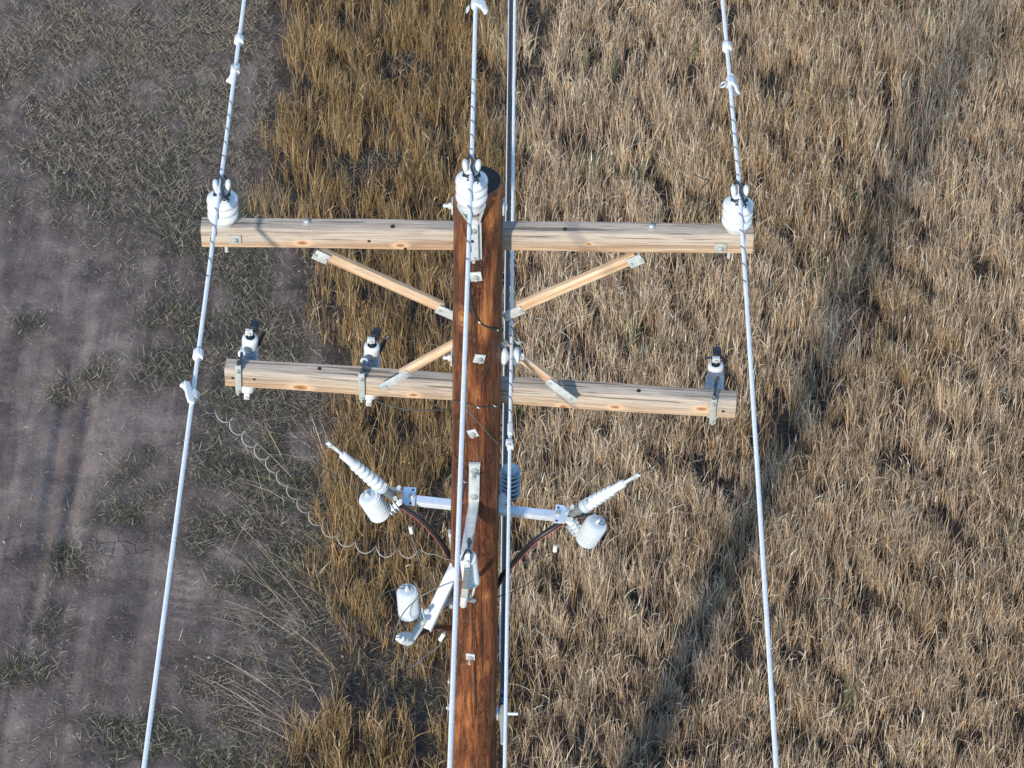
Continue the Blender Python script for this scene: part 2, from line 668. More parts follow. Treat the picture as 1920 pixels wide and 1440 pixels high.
def crossarm(name, label, xc, yf, zb, half, yaw, knots, seed):
    M = Matrix.Translation((xc, yf, zb)) @ Matrix.Rotation(yaw, 4, 'Z')
    root = thing(name, label, 'crossarm', M, 'wooden crossarms bolted to the pole')
    b = MB()
    nx = 60
    prof = [(.006, 0), (AD - .006, 0), (AD, .006), (AD, AH - .012), (AD - .012, AH), (.014, AH), (.004, AH - .005), (0, AH - .016), (0, .006)]
    n = len(prof)
    vs = []
    for i in range(nx + 1):
        x = -half + 2 * half * i / nx
        for (y, z) in prof:
            vs.append((x, y + .0012 * math.sin(x * 7 + z * 40 + seed), z + .0012 * math.sin(x * 5 + y * 50 + seed)))
    fs = [(i * n + k, i * n + (k + 1) % n, (i + 1) * n + (k + 1) % n, (i + 1) * n + k) for i in range(nx) for k in range(n)]
    fs += [tuple(range(n)), tuple(range(nx * n, nx * n + n))]
    b.add(vs, fs)
    b.build('beam', arm_material('weathered arm wood %s' % name if seed == 0 else 'weathered lower arm wood', knots, seed * 3.7), root, sharp=28)
    return root, M


UA, MU = crossarm('crossarm', 'upper weathered timber crossarm with two white insulators on its ends', -.003, .095, 7.699, 1.236, .0135,
                  [(-.345, 0, .028, .8), (-.785, 0, .035, .9), (.02, 0, .02, .7), (.50, 0, .05, .5)], 0)
LA, ML = crossarm('crossarm', 'lower weathered timber crossarm with three fuse cutouts hung behind it', .012, .093, 6.729, 1.212, -.0594,
                  [(-.852, 0, .026, 1.25), (-.312, 0, .026, .8), (.40, 0, .012, .8), (.645, 0, .03, .85), (1.052, 0, .055, 1.0)], 1)


def arm_pt(M, a, b, dy=0.0):
    """point on the front face plane of an arm (shifted dy behind it)"""
    n = M.to_3x3() @ Vector((0, 1, 0))
    return PP(a, b, M.translation + n * dy, n)


def arm_top(M, a, b):
    return PZ(a, b, M.translation.z + AH)


def loc(M, p):
    return M.inverted() @ Vector(p)


# upper arm hardware: square washers with nuts in front, round bolt heads on top
for (a, b, rot) in ((441, 447.5, .0), (1350.5, 463.5, .0)):
    p = loc(MU, arm_pt(MU, a, b))
    w = MB().box((p.x, -.004, p.z), (.055, .008, .048)).build('square_washer', M_galvd, UA, .001)
    nb = MB().hexnut((p.x, -.008, p.z), (0, -1, 0), .013, .012, (.8, 0, .5))
    nb.cyl((p.x, -.018, p.z), (p.x, -.028, p.z), .007, 10)
    nb.build('nut', M_galvd, w)
for (a, b) in ((575, 418), (1221.5, 427)):
    p = loc(MU, arm_top(MU, a, b))
    w = MB().lathe([(.0185, 0), (.0185, .004), (.015, .005)], Matrix.Translation((p.x, p.y, AH + .0005)), 20)
    w = w.build('round_washer', M_galvd, UA)
    nb = MB().lathe([(.0115, .005), (.0115, .012), (.008, .017), (0, .018)], Matrix.Translation((p.x, p.y, AH)), 14)
    nb.build('bolt_head', M_galvd, w)
    MB().cyl((p.x, p.y, -.001), (p.x, p.y, -.03), .007, 10).build('bolt_end', M_galv, UA)
for (a, b) in ((425.5, 475), (1366, 486)):
    p = loc(MU, arm_pt(MU, a, b, .045))
    MB().cyl((p.x, .045, -.001), (p.x, .045, -.062), .0085, 12).build('insulator_pin_end', M_galv, UA)
for M, root, lst in ((MU, UA, (('f', 397, 447), ('t', 736, 425), ('f', 692, 452), ('t', 1059, 430), ('f', 760, 466))),
                     (ML, LA, (('f', 436.5, 708.5), ('f', 477, 711), ('t', 599, 691.5), ('t', 1197.5, 733), ('f', 1356, 771)))):
    for (k, a, b) in lst:
        if k == 'f':
            p = loc(M, arm_pt(M, a, b))
            MB().lathe([(.0075, -.006), (.0075, .0015), (0, .0016)], frame((p.x, 0, p.z), (0, -1, 0)), 14).build('bolt_hole', M_hole, root)
        else:
            p = loc(M, arm_top(M, a, b))
            MB().lathe([(.010, -.006), (.010, .0025), (0, .0026)], frame((p.x, p.y, AH), (0, 0, 1)), 14).build('bolt_hole', M_hole, root)

# ================================================================== BRACES


def brace(label, pin_top, a, b, plate_out, thick=.052, wide_a=.95, ext_a=.06, ext_b=.06):
    """wooden rod from a to b in its own frame (z along), flattened steel ends"""
    a = Vector(a); b = Vector(b)
    Lr = (b - a).length
    M = frame(a, b - a, (0, -1, 0))     # local x faces the camera side
    root = thing('crossarm_brace', label, 'brace', M, 'wooden crossarm braces')
    rod = MB()
    s = thick / 2
    poly = [(-s, -s * .45), (-s * .45, -s), (s * .45, -s), (s, -s * .45), (s, s * .45), (s * .45, s), (-s * .45, s), (-s, s * .45)]
    rod.prism(poly, Matrix.Translation((0, 0, .005)), Lr - .035)
    rod.build('rod', M_brace, root, sharp=25)
    for z0, z1, e, wf in ((0, .05, -ext_a, wide_a), (Lr, Lr - .05, Lr + ext_b, .95)):
        pl = MB()
        xo = s + .002 if plate_out else s + .002
        pl.box((xo, 0, (z1 + e) / 2), (.008, thick * wf, abs(z1 - e)))
        po = pl.build('end_plate', M_galv, root, .0038)
        nb = MB().hexnut((xo + .003, 0, z1 * .75 + z0 * .25), (1, 0, 0), .0095, .009)
        nb.build('bolt', M_galvd, po)
        zb = e * .78 + z0 * .22
        MB().hexnut((xo + .003, 0, zb), (1, 0, 0), .011, .011).build('bolt', M_galvd, po)
    return root


brace('left wooden brace rising from the pole to the upper crossarm', 0, P(598, 472, .14), P(838, 579, .125), True, wide_a=1.1, ext_a=.022, ext_b=.05)
brace('right wooden brace rising from the pole to the upper crossarm', 0, P(1196, 480, .14), P(962, 580, .125), True, wide_a=1.1, ext_a=.022, ext_b=.05)
brace('left wooden brace sloping from the pole down to the lower crossarm face', 0, arm_pt(ML, 752, 700, -.032), P(866, 637, .06), True, thick=.043, ext_a=.125, ext_b=.03)
brace('right wooden brace sloping down past the spool insulator to the lower crossarm', 0, arm_pt(ML, 1041, 719, -.032), P(930, 636, .06), True, thick=.043, ext_a=.125, ext_b=.03)

# ================================================================== PIN INSULATORS
PROF_INS = [(.0, 0), (.046, 0), (.052, .006), (.054, .024), (.060, .030), (.067, .036), (.0695, .047), (.068, .060), (.062, .067), (0.0545, .070), (.060, .073),
            (.067, .078), (.0695, .089), (.068, .102), (.062, .109), (0.0545, .112), (.060, .115), (.068, .121), (.0705, .131), (.069, .142), (.062, .149),
            (.048, .156), (.036, .160), (.031, .165), (.0295, .175), (.031, .184), (.0345, .190), (.0345, .197), (.030, .203), (.0, .203)]


def pin_insulator(label, M, ring=False):
    root = thing('pin_insulator', label, 'insulator', M, 'white porcelain pin insulators under the conductors')
    MB().lathe(PROF_INS, None, 48).build('porcelain_body', M_porc, root, sharp=60)
    for sx in (-1, 1):      # ears either side of the conductor groove
        pr_ = []
        for k in range(11):
            t_ = PI * k / 10 - PI / 2
            pr_.append((max(.0195 * math.cos(t_), 0) ** .8 * (.0195 ** .2) if math.cos(t_) > 1e-4 else 0, .021 * math.sin(t_)))
        b = MB().lathe(pr_, None, 20)
        b.v = [(sx * .0265 + x * .74 + sx * .14 * (z), y * 1.45, .218 + z * 1.3) for (x, y, z) in b.v]
        b.build('ear', M_porc, root, sharp=70)
    tw = MB()
    for (zz, rr) in ((.171, .033), (.177, .034), (.183, .034)):
        tw.tube([(rr * math.cos(2 * PI * k / 28), rr * math.sin(2 * PI * k / 28), zz + .003 * math.sin(4 * PI * k / 28)) for k in range(28)], .0034, 7, True)
    for sx in (-1, 1):
        tw.tube(smooth_path([(sx * .033, .0, .178), (sx * .036, .030, .19), (sx * .018, .055, .213), (-sx * .008, .066, .222), (-sx * .012, .078, .213)], 6), .0033, 7)
        tw.tube(smooth_path([(sx * .033, .0, .176), (sx * .036, -.032, .186), (sx * .018, -.058, .208), (-sx * .010, -.066, .222), (-sx * .012, -.08, .208)], 6), .0033, 7)
    tw.tube(smooth_path([(.024, -.045, .150), (.03, -.03, .166), (.012, -.052, .175), (-.02, -.04, .172)], 6), .0034, 7)
    tw.tube(smooth_path([(-.012, .06, .222), (0, .03, .232), (.003, 0, .233), (0, -.03, .232), (.01, -.06, .222)], 6), .0065, 8)
    tw.build('tie_wire', M_tie, root)
    return root


zt = MU.translation.z + AH
IL = Vector((PZ(418.5, 417.5, zt).x, MU.translation.y + .045 - .015, zt))
IR = Vector((PZ(1380.5, 431.5, zt).x, MU.translation.y + .045 + .016, zt))
IC = P(884, 383, -.165)
pin_insulator('white pin insulator on the left end of the upper crossarm', Matrix.Translation(IL) @ Matrix.Rotation(.03, 4, 'Y') @ Matrix.Rotation(.06, 4, 'Z'))
pin_insulator('white pin insulator on the right end of the upper crossarm', Matrix.Translation(IR) @ Matrix.Rotation(-.03, 4, 'X') @ Matrix.Rotation(.02, 4, 'Z'))
pin_insulator('white pin insulator on the steel bracket at the pole top', Matrix.Translation(IC))

# pole top bracket
br = thing('pole_top_bracket', 'galvanised steel ridge bracket bolted to the pole top under the middle insulator', 'bracket', Matrix.Translation(IC))
MB().lathe([(.0, -.012), (.058, -.012), (.062, -.006), (.062, .0), (.056, .003), (.0, .003)], None, 36).build('seat_ring', M_galv, br)
c1 = pole_front(889, 408); c2 = pole_front(891, 484)
lc1 = c1 - IC; lc2 = c2 - IC
ch = MB()
ch.bar(lc1 + Vector((0, -.006, .01)), lc2 + Vector((0, -.006, 0)), .062, .007, (0, -1, 0))
ch.bar(lc1 + Vector((-.004, -.02, .01)), lc2 + Vector((-.004, -.02, .015)), .040, .024, (0, -1, 0))
ch.build('back_strap', M_galv, br, .002)
lg = MB()
for sx in (-1, 1):
    lg.bar((sx * .052, -.01, -.010), lc1 + Vector((sx * .020, -.022, -.004)), .008, .030, (0, -1, 0))
lg.bar((0, .02, -.012), lc1 + Vector((0, -.004, .02)), .03, .008, (0, -1, 0))
lg.build('leg', M_galv, br, .0015)
for (a, b) in ((888, 423), (888.5, 476)):
    c = pole_front(a, b) - IC
    nb = MB().hexnut(c + Vector((0, -.032, 0)), (0, -1, 0), .0135, .012, (1, 0, .4))
    nb.cyl(c + Vector((0, -.04, 0)), c + Vector((0, -.056, 0)), .0075, 10)
    nb.build('bolt', M_galvd, br)
c = pole_front(885.5, 443) - IC
MB().lathe([(.009, 0), (.009, .0018), (0, .0019)], frame(c + Vector((0, -.0325, 0)), (0, -1, 0)), 16).build('bolt_hole', M_hole, br)

# ================================================================== CONDUCTORS


def strand_wire(name, label, pts, r, mat, strands=8, pitch=.13, far=26.0, cat='wire', group=None, wraps=()):
    """stranded line through pts, extended straight beyond both ends"""
    pts = [Vector(p) for p in pts]
    root = thing(name, label, cat, Matrix.Translation(pts[len(pts) // 2]), group)
    o = root.location
    # resample
    seg = []
    for i in range(len(pts) - 1):
        Ls = (pts[i + 1] - pts[i]).length
        n = max(2, int(Ls / .016))
        seg += [pts[i].lerp(pts[i + 1], k / n) for k in range(n)]
    seg.append(pts[-1])
    b = MB()
    rs = r * .30
    for s in range(strands):
        path = []
        dist = 0
        for i, p in enumerate(seg):
            if i:
                dist += (p - seg[i - 1]).length
            t_ = (seg[min(i + 1, len(seg) - 1)] - seg[max(i - 1, 0)])
            x, y, z = basis(t_, (0, 0, 1))
            a = 2 * PI * (s / strands + dist / pitch)
            path.append(p - o + (x * math.cos(a) + y * math.sin(a)) * (r - rs))
        b.tube(path, rs, 6)
    b.tube([p - o for p in (seg[0], seg[len(seg) // 3], seg[len(seg) * 2 // 3], seg[-1])] if len(pts) == 2 else [p - o for p in pts], r * .55, 8)
    for (e, d) in ((pts[0], pts[0] - pts[1]), (pts[-1], pts[-1] - pts[-2])):
        d = d.normalized()
        b.tube([e - o, e + d * far * .5 - o + Vector((0, 0, -.15)), e + d * far - o + Vector((0, 0, -.5))], r, 10)
    b.build('strands', mat, root, sharp=60)
    for (p0, p1, turns) in wraps:
        w = MB()
        p0 = Vector(p0); p1 = Vector(p1)
        x, y, z = basis(p1 - p0, (0, 0, 1))
        n = int(turns * 16)
        w.tube([p0.lerp(p1, k / n) - o + (x * math.cos(2 * PI * turns * k / n) - y * math.sin(2 * PI * turns * k / n)) * (r + .0015) for k in range(n + 1)], .0022, 6)
        w.build('tie_wrap', M_wrap, root)
    return root


def conductor(label, G, far_uv, near_uv):
    # dips slightly away from the insulator on both sides
    pf = PZ(far_uv[0], far_uv[1], G.z - .02)
    pn = PZ(near_uv[0], near_uv[1], G.z - .04)
    df = (pf - G).normalized(); dn = (pn - G).normalized()
    pts = [pf + df * 1.2, G + df * .09, G, G + dn * .09, pn + dn * .8]
    w = [(G + df * .09, G + df * .62, 5.5), (G + dn * .07, G + dn * .60, 5.0)]
    strand_wire('conductor', label, pts, .0098, M_alu, 8, .15, 26, 'wire', 'bare overhead conductors', w)
    return G, df, dn


GL = IL + Vector((.0, 0, .219)); GR = IR + Vector((0, .007, .219)); GC = IC + Vector((0, 0, .219))
WL = conductor('bare stranded conductor tied on the left insulator, over the dirt', GL, (458, 0), (270, 1440))
WC = conductor('bare stranded conductor tied on the pole top insulator, crossing the pole', GC, (892, 0), (843.5, 1440))
WR = conductor('bare stranded conductor tied on the right insulator, over the dry grass', GR, (1355, 0), (1455.5, 1440))


def on_wire(W, v, near):
    """point of a conductor at photo row v"""
    G, df, dn = W
    d = dn if near else df
    lo, hi = 0.0, 8.0
    for _ in range(40):
        mid = (lo + hi) / 2
        p = G + d * mid
        q = p - CAM
        vv = 720 - F * q.dot(u_) / q.dot(f_)
        if (vv < v) == near:
            lo = mid
        else:
            hi = mid
    return G + d * lo, d


def collar(label, W, v, near):
    p, d = on_wire(W, v, near)
    root = thing('wire_collar', label, 'wire collar', frame(p, d, (0, 0, 1)), 'white collars clipped on the conductors')
    MB().lathe([(.010, -.020), (.0215, -.020), (.0225, -.016), (.0225, .016), (.0215, .020), (.010, .020)], None, 24).build('ring', M_white, root, sharp=50)
    MB().box((.022, 0, 0), (.006, .010, .03)).build('latch', M_white, root, .001)


def clamp(label, W, v, near, side, tilt):
    p, d = on_wire(W, v, near)
    M = frame(p, d, (0, 0, 1)) @ Matrix.Rotation(tilt, 4, 'Z')
    root = thing('line_clamp', label, 'clamp', M, 'cast aluminium clamps on the conductors')
    s = side
    MB().lathe([(.010, -.020), (.0215, -.020), (.0225, -.015), (.0225, .015), (.0215, .020), (.010, .020)], None, 22).build('ring', M_alub, root, sharp=50)
    b = MB()
    b.prism([(-.012, -.045), (.012, -.050), (.016, .015), (.013, .055), (-.012, .062), (-.018, .01)], frame((.004, s * .027, 0), (1, 0, 0), (0, s, .35)), .016)
    b.build('jaw', M_alub, root, .004)
    b = MB()
    b.cyl((.0, -s * .012, .028), (.0, s * .05, -.03), .0085, 12)
    b.hexnut((.0, s * .046, -.027), (0, s * .75, -.6), .013, .014)
    b.build('clamp_bolt', M_alub, root)
    e = MB()
    e.tube([(-.02 + .016 * math.cos(a * PI / 8), -s * .03, -.03 + .016 * math.sin(a * PI / 8)) for a in range(16)], .004, 8, True)
    e.build('eye_screw', M_galv, root)
    return root


collar('white collar on the left conductor beyond the crossarm', WL, 75, False)
collar('white collar on the left conductor beside the lower crossarm end', WL, 665, True)
collar('white collar on the right conductor, near the top of the photo', WR, 88, False)
clamp('white clamp with a wedge jaw on the left conductor beyond the crossarm', WL, 131, False, 1, 2.2)
clamp('white clamp on the left conductor holding the coiled jumper wire', WL, 742, True, 1, -.6)
clamp('white clamp on the middle conductor at the top edge of the photo', WC, 8, False, 1, .4)
clamp('white clamp with a long jaw on the right conductor beyond the insulator', WR, 155, False, 1, .9)

# ---- spool insulator and neutral wire
SP = P(957, 668, 0.0)
sp = thing('spool_insulator', 'white double disc spool insulator on the right side of the pole', 'insulator', frame(SP, (1, 0, 0), (0, 0, 1)))
MB().lathe([(.012, -.042), (.030, -.042), (.040, -.036), (.042, -.026), (.036, -.018), (.022, -.011), (.020, 0), (.022, .011), (.036, .018), (.042, .026), (.040, .036), (.030, .042), (.012, .042)], None, 32).build('spool', M_porc, sp, sharp=60)
b = MB().cyl((0, 0, -.062), (0, 0, .062), .0095, 12)
b.hexnut((0, 0, .050), (0, 0, 1), .017, .014)
b.bar((-.02, -.03, .049), (0, 0, .049), .03, .006, (0, 0, 1))
b.build('clevis_bolt', M_galv, sp)
strap = MB()
strap.box((0, -.03, -.047), (.032, .10, .006)); strap.box((0, -.03, .047), (.032, .10, .006)); strap.box((0, -.082, 0), (.032, .006, .10))
strap.build('clevis', M_galvd, sp, .001)

NZ = SP.z + .005
n0 = PZ(965.3, 0, NZ); n1 = SP + Vector((.004, 0, .026)); n2 = PZ(946.5, 1440, NZ - .05)
d0 = (n0 - n1).normalized(); d2 = (n2 - n1).normalized()
neu = strand_wire('neutral_wire', 'light aluminium neutral wire running past the right side of the pole', [n0 + d0 * 1.5, n1 + d0 * .04, n1, n1 + d2 * .04, n2 + d2 * 1.0], .0082, M_alu, 8, .12, 26, 'wire', None,
                  [(n1 + d2 * .05, n1 + d2 * .42, 4.5), (n1 + d0 * .04, n1 + d0 * .22, 3)])
tw = MB()
on = neu.location
for zz in (-.004, .004):
    tw.tube([SP - on + Vector((zz, .024 * math.cos(2 * PI * k / 20), .024 * math.sin(2 * PI * k / 20))) for k in range(20)], .004, 7, True)
tw.build('tie_wrap', M_tie, neu)


def pt_on(pA, d, v):
    lo, hi = 0, 9.0
    for _ in range(40):
        mid = (lo + hi) / 2
        q = pA + d * mid - CAM
        if 720 - F * q.dot(u_) / q.dot(f_) < v:
            lo = mid
        else:
            hi = mid
    return pA + d * lo


q = pt_on(n1, d2, 805)
s1 = thing('compression_sleeve', 'white ribbed sleeve crimped on the neutral wire beside the pole', 'wire sleeve', frame(q, d2, (0, 0, 1)), 'sleeves on the neutral wire')
MB().lathe([(.009, -.034)] + [(.0135 if k % 2 else .0115, -.032 + k * .008) for k in range(9)] + [(.009, .036)], None, 18).build('sleeve', M_alub, s1, sharp=60)
q = pt_on(n1, d2, 834)
s2 = thing('parallel_clamp', 'stubby bolted clamp just below the ribbed sleeve on the neutral wire', 'clamp', frame(q, d2, (0, 0, 1)), 'sleeves on the neutral wire')
MB().box((0, .002, -.012), (.030, .034, .022)).box((.004, -.002, .016), (.03, .030, .022)).build('clamp_body', M_alub, s2, .005)
MB().hexnut((.014, 0, 0), (1, 0, 0), .011, .013).hexnut((.014, .004, .018), (1, .2, 0), .009, .012).build('bolt', M_galv, s2)

# ---- black cable running low along the right of the pole
K0 = P(942, 1338, .0)
k_far = PZ(958.5, 0, K0.z + .02)
dk = (k_far - K0).normalized()
kb = thing('black_cable', 'glossy black cable running low beside the right edge of the pole', 'cable', Matrix.Translation(K0))
MB().tube([dk * .06, dk * 4, k_far - K0 + dk * 20], .0125, 12).build('jacket', M_blackj, kb, sharp=80)
MB().tube([Vector((-.0165, -.002, .004)) + dk * .35, Vector((-.0165, -.002, .004)) + dk * 4, k_far - K0 + dk * 20 + Vector((-.0165, -.002, .004))], .0035, 8).build('pale_side_strand', M_alu, kb, sharp=80)  # thin pale strand along the left side of the jacket
de = thing('dead_end_clamp', 'grey wedge dead end with blue bands holding the black cable on the pole', 'clamp', frame(K0, dk, (0, 0, 1)))
MB().lathe([(.008, -.20), (.010, -.12), (.020, -.03), (.021, .02), (.014, .05)], None, 16).build('wedge_body', M_galvd, de, sharp=50)
MB().lathe([(.0128, .06), (.0175, .06), (.0175, .095), (.0128, .095)], None, 18).build('blue_band', M_bluep, de)
MB().lathe([(.0128, .12), (.0165, .12), (.0165, .15), (.0128, .15)], None, 18).build('blue_band', M_bluep, de)
b = MB()
K1 = P(940, 1338, 0.0)
zc = K1.z
b.cyl(Vector((.10, 0, zc)), Vector((.235, 0, zc)), .0085, 12)
b.box((.125, 0, zc), (.012, .05, .05))
b.v = [tuple(de.matrix_world.inverted() @ Vector(p)) for p in b.v]
b.build('eye_bolt', M_galv, de)
dd = MB()
q0 = P(941, 1362, .0); q1 = P(937.5, 1442, .0); q2 = P(936, 1700, .0)
dd.tube(smooth_path([q0 - K0, q1 - K0, q2 - K0], 6), .0085, 10)
dd.build('drop_cable', M_blackj, kb)

# ================================================================== FUSE CUTOUTS ON THE LOWER ARM


def cutout_profile(z0, z1):
    p = [(.0, z1), (.030, z1), (.0375, z1 - .006), (.0385, z1 - .014), (.0385, z1 - .062), (.036, z1 - .070), (.031, z1 - .073)]
    z = z1 - .078
    while z > z0 + .07:
        p += [(.027, z), (.042, z - .008), (.0445, z - .011), (.042, z - .0145), (.027, z - .0215)]
        z -= .027
    p += [(.031, z0 + .05), (.0385, z0 + .045), (.0390, z0 + .01), (.034, z0), (0, z0)]
    return list(reversed(p))


def fuse_cutout(label, tu, bu, strap_uv, hooku, two_hooks):
    Y = ML.translation.y + AD + .19
    top = P(*tu, Y); bot = P(*bu, Y)
    ax = top - bot
    Lc = ax.length
    M = frame(bot, ax, (1, 0, 0))
    root = thing('fuse_cutout', label, 'fuse cutout', M, 'fuse cutouts hung behind the lower crossarm')
    prof = cutout_profile(0, Lc)
    zc_ = Lc - .0745
    MB().lathe([q for q in prof if q[1] >= zc_], None, 30).build('white_cap', M_porc, root, sharp=50)
    MB().lathe([q for q in prof if .052 <= q[1] <= zc_ + .003], None, 30).build('shed_stack', M_glaze, root, sharp=50)
    MB().lathe([q for q in prof if q[1] <= .053], None, 30).build('white_foot', M_porc, root, sharp=50)
    # top contact: dark post, bright terminal and black hood
    MB().cyl((0, 0, Lc), (0, .004, Lc + .03), .015, 12).cyl((0, 0, Lc - .004), (0, 0, Lc + .004), .022, 16).build('top_post', M_dark, root)
    hd = MB()
    hx = .012 if not two_hooks else .002
    hd.box((hx + .004, .030, Lc + .052), (.040, .052, .026), Matrix.Rotation(-.25 if not two_hooks else .05, 3, 'Z'))
    hd.box((hx + .006, .034, Lc + .030), (.032, .030, .03))
    hood = hd.build('hood', M_dark, root, .003)
    tm = MB().box((-.006 if not two_hooks else 0, -.008, Lc + .040), (.036, .022, .026)).build('terminal', M_alub, root, .003)
    MB().hexnut((-.006 if not two_hooks else 0, -.019, Lc + .040), (0, -1, .3), .010, .010).build('terminal_nut', M_galvd, tm)
    if two_hooks:
        for sx in (-1, 1):
            MB().tube(smooth_path([(sx * .018, .035, Lc + .012), (sx * .038, .04, Lc + .004), (sx * .050, .03, Lc + .012)], 5), .0055, 8).build('hook', M_dark, root)
    else:
        hb = MB().bar((.035, .06, Lc - .11), (.062, .08, Lc - .03), .014, .014)
        hb.tube(smooth_path([(.06, .08, Lc - .035), (.075, .085, Lc - .018), (.085, .085, Lc - .022)], 5), .006, 8)
        hb.build('hook', M_dark, root, .002)
    # bottom terminal
    bt = MB().box((.0, -.010, -.026), (.027, .022, .052)).build('bottom_terminal', M_alub, root, .003)
    MB().hexnut((0, -.020, -.036), (0, -1, .3), .009, .010).build('terminal_nut', M_galvd, bt)
    # strap on the front of the arm and hook bolt over its top
    s0 = arm_pt(ML, *strap_uv[0], -.009); s1_ = arm_pt(ML, *strap_uv[1], -.009)
    inv = M.inverted()
    nf = ML.to_3x3() @ Vector((0, -1, 0))
    b = MB().bar(s0, s1_, .030, .013, nf)
    b.v = [tuple(inv @ Vector(p)) for p in b.v]
    st = b.build('mounting_strap', M_galvd, root, .004)
    for t_ in (.17, .93):
        c = s0.lerp(s1_, t_) + nf * .007
        nb = MB().hexnut(c, nf, .0105, .010, (1, 0, .3)).cyl(c, c + nf * .02, .006, 10)
        nb.v = [tuple(inv @ Vector(p)) for p in nb.v]
        nb.build('nut', M_galvd, st)
    # L shaped collar lug behind the arm and the bolt over the arm top
    lug = P(*hooku, ML.translation.y + AD + .09)
    ub = MB()
    ub.lathe([(.0185, -.005), (.0185, .005)], frame(lug, (0, -.6, .8)), 18)
    ub.box(lug + Vector((.002, .016, -.012)), (.034, .03, .014))
    ub.v = [tuple(inv @ Vector(p)) for p in ub.v]
    ub.build('collar_lug', M_galv, root, .002)
    hk = MB()
    ztop = ML.translation.z + AH
    hk.tube(smooth_path([s0 + Vector((0, .004, -.01)), s0 + Vector((.002, .008, .018)), Vector((lug.x, lug.y - .10, ztop + .012)), lug + Vector((0, -.004, .004)), lug + Vector((0, .02, .0))], 6), .0068, 9)
    hk.v = [tuple(inv @ Vector(p)) for p in hk.v]
    hk.build('hook_bolt', M_tie, root)
    return root


fuse_cutout('white fuse cutout with black hood on the left end of the lower crossarm', (469, 632), (463.5, 730), ((446, 685), (447.5, 736)), (453, 663), False)
fuse_cutout('white fuse cutout with black hood between the left crossarm end and the brace foot', (697.5, 647), (692, 742), ((677.5, 700), (679, 749)), (682.5, 678), False)
fuse_cutout('white fuse cutout with black hood on the right end of the lower crossarm', (1342, 683), (1337, 776), ((1338.5, 748), (1335, 791)), (1340.5, 724), True)

# ================================================================== STANDOFF BRACKET WITH FOURTH CUTOUT
b0 = pole_front(890, 866); b1 = pole_front(888.5, 938)
so = thing('standoff_bracket', 'galvanised standoff bracket bolted to the pole front holding the middle cutout', 'bracket', Matrix.Translation(b0))
arm_end = P(873, 1036, b1.y - .36)
arm_end = PZ(873.5, 1036, b1.z + .0)
strap = MB()
strap.bar(Vector((0, -.010, 0)), b1 - b0 + Vector((0, -.010, 0)), .052, .016, (0, -1, 0))
strap.box((0, -.014, .0), (.056, .02, .012))
so1 = strap.build('back_plate', M_galv, so, .003)
am = MB()
e0 = b1 - b0 + Vector((0, -.018, .002)); e1 = arm_end - b0
am.bar(e0, e1, .048, .010, (0, 0, 1))
wv = (e1 - e0).normalized()
for sx in (-1, 1):
    am.bar(e0 + Vector((sx * .021, 0, -.02)), e1 + Vector((sx * .021, 0, -.012)), .006, .032, (0, 0, 1))
am.build('outreach_arm', M_galv, so, .002)
for (a, b, Ln) in ((890, 876, .045), (889, 925, .012)):
    c = pole_front(a, b) - b0 + Vector((0, -.018, 0))
    nb = MB().hexnut(c, (0, -1, 0), .017, .016, (1, 0, .3)).cyl(c + Vector((0, -.014, 0)), c + Vector((0, -.014 - Ln, 0)), .0095, 12)
    nb.build('bolt', M_galvd, so)

ct_t = arm_end + Vector((.014, -.035, .02))
ct_b = P(884, 1094, arm_end.y + .02)
ct_t = P(877.5, 1044, arm_end.y - .045)
axc = ct_t - ct_b
Mc = frame(ct_b, axc, (1, 0, 0))
co = thing('fuse_cutout', 'white fuse cutout with grey fuse tube hung in front of the pole', 'fuse cutout', Mc, 'fuse cutouts')
Lc = axc.length
p_ = [(0, 0), (.030, 0), (.036, .006)]
z = .012
while z < Lc - .03:
    p_ += [(.032, z), (.040, z + .006), (.041, z + .011), (.038, z + .016), (.031, z + .020)]
    z += .0235
p_ += [(.040, Lc - .022), (.0415, Lc - .008), (.036, Lc), (.022, Lc), (.018, Lc - .012), (0, Lc - .012)]
MB().lathe(p_, None, 32).build('insulator_body', M_porc, co, sharp=50)
inv = Mc.inverted()


def inv_build(b, name, mat, root, inv, bevel=0.0, sharp=35):
    b.v = [tuple(inv @ Vector(p)) for p in b.v]
    return b.build(name, mat, root, bevel, sharp=sharp)


yf = arm_end.y - .09
q0 = P(876, 1036, yf + .02); q1 = P(876, 1062, yf); q2 = P(872.5, 1100, yf); q3 = P(870.5, 1117, yf); q4 = P(868.5, 1137, yf)
inv_build(MB().bar(q0, q1, .026, .022, (0, -1, .3)), 'top_contact', M_galv, co, inv, .002)
nb = MB().hexnut(q0.lerp(q1, .6) + Vector((0, -.012, .006)), (0, -1, .6), .009, .01)
inv_build(nb, 'contact_nut', M_galvd, co, inv)
inv_build(MB().bar(q1, q2, .028, .030, (0, -1, .3)), 'fuse_tube', M_grey, co, inv, .003)
inv_build(MB().bar(q2, q3, .032, .032, (0, -1, .3)), 'tube_ferrule', M_galvd, co, inv, .003)
fr = MB().lathe([(.0165, 0), (.0175, .008), (.0175, (q4 - q3).length - .012), (.012, (q4 - q3).length), (0, (q4 - q3).length)], frame(q3, q4 - q3, None), 20)
inv_build(fr, 'hinge_end', M_alub, co, inv)
inv_build(MB().tube(smooth_path([P(887, 1092, yf + .08), P(889, 1104, yf + .05), P(884, 1118, yf + .03), P(879, 1112, yf + .02)], 8), .0065, 8), 'link_loop', M_galvd, co, inv)
inv_build(MB().bar(P(884, 1090, yf + .09), P(896, 1082, -.13), .02, .014).box(P(893, 1083, -.16), (.012, .02, .03)), 'support_lug', M_alub, co, inv, .002)
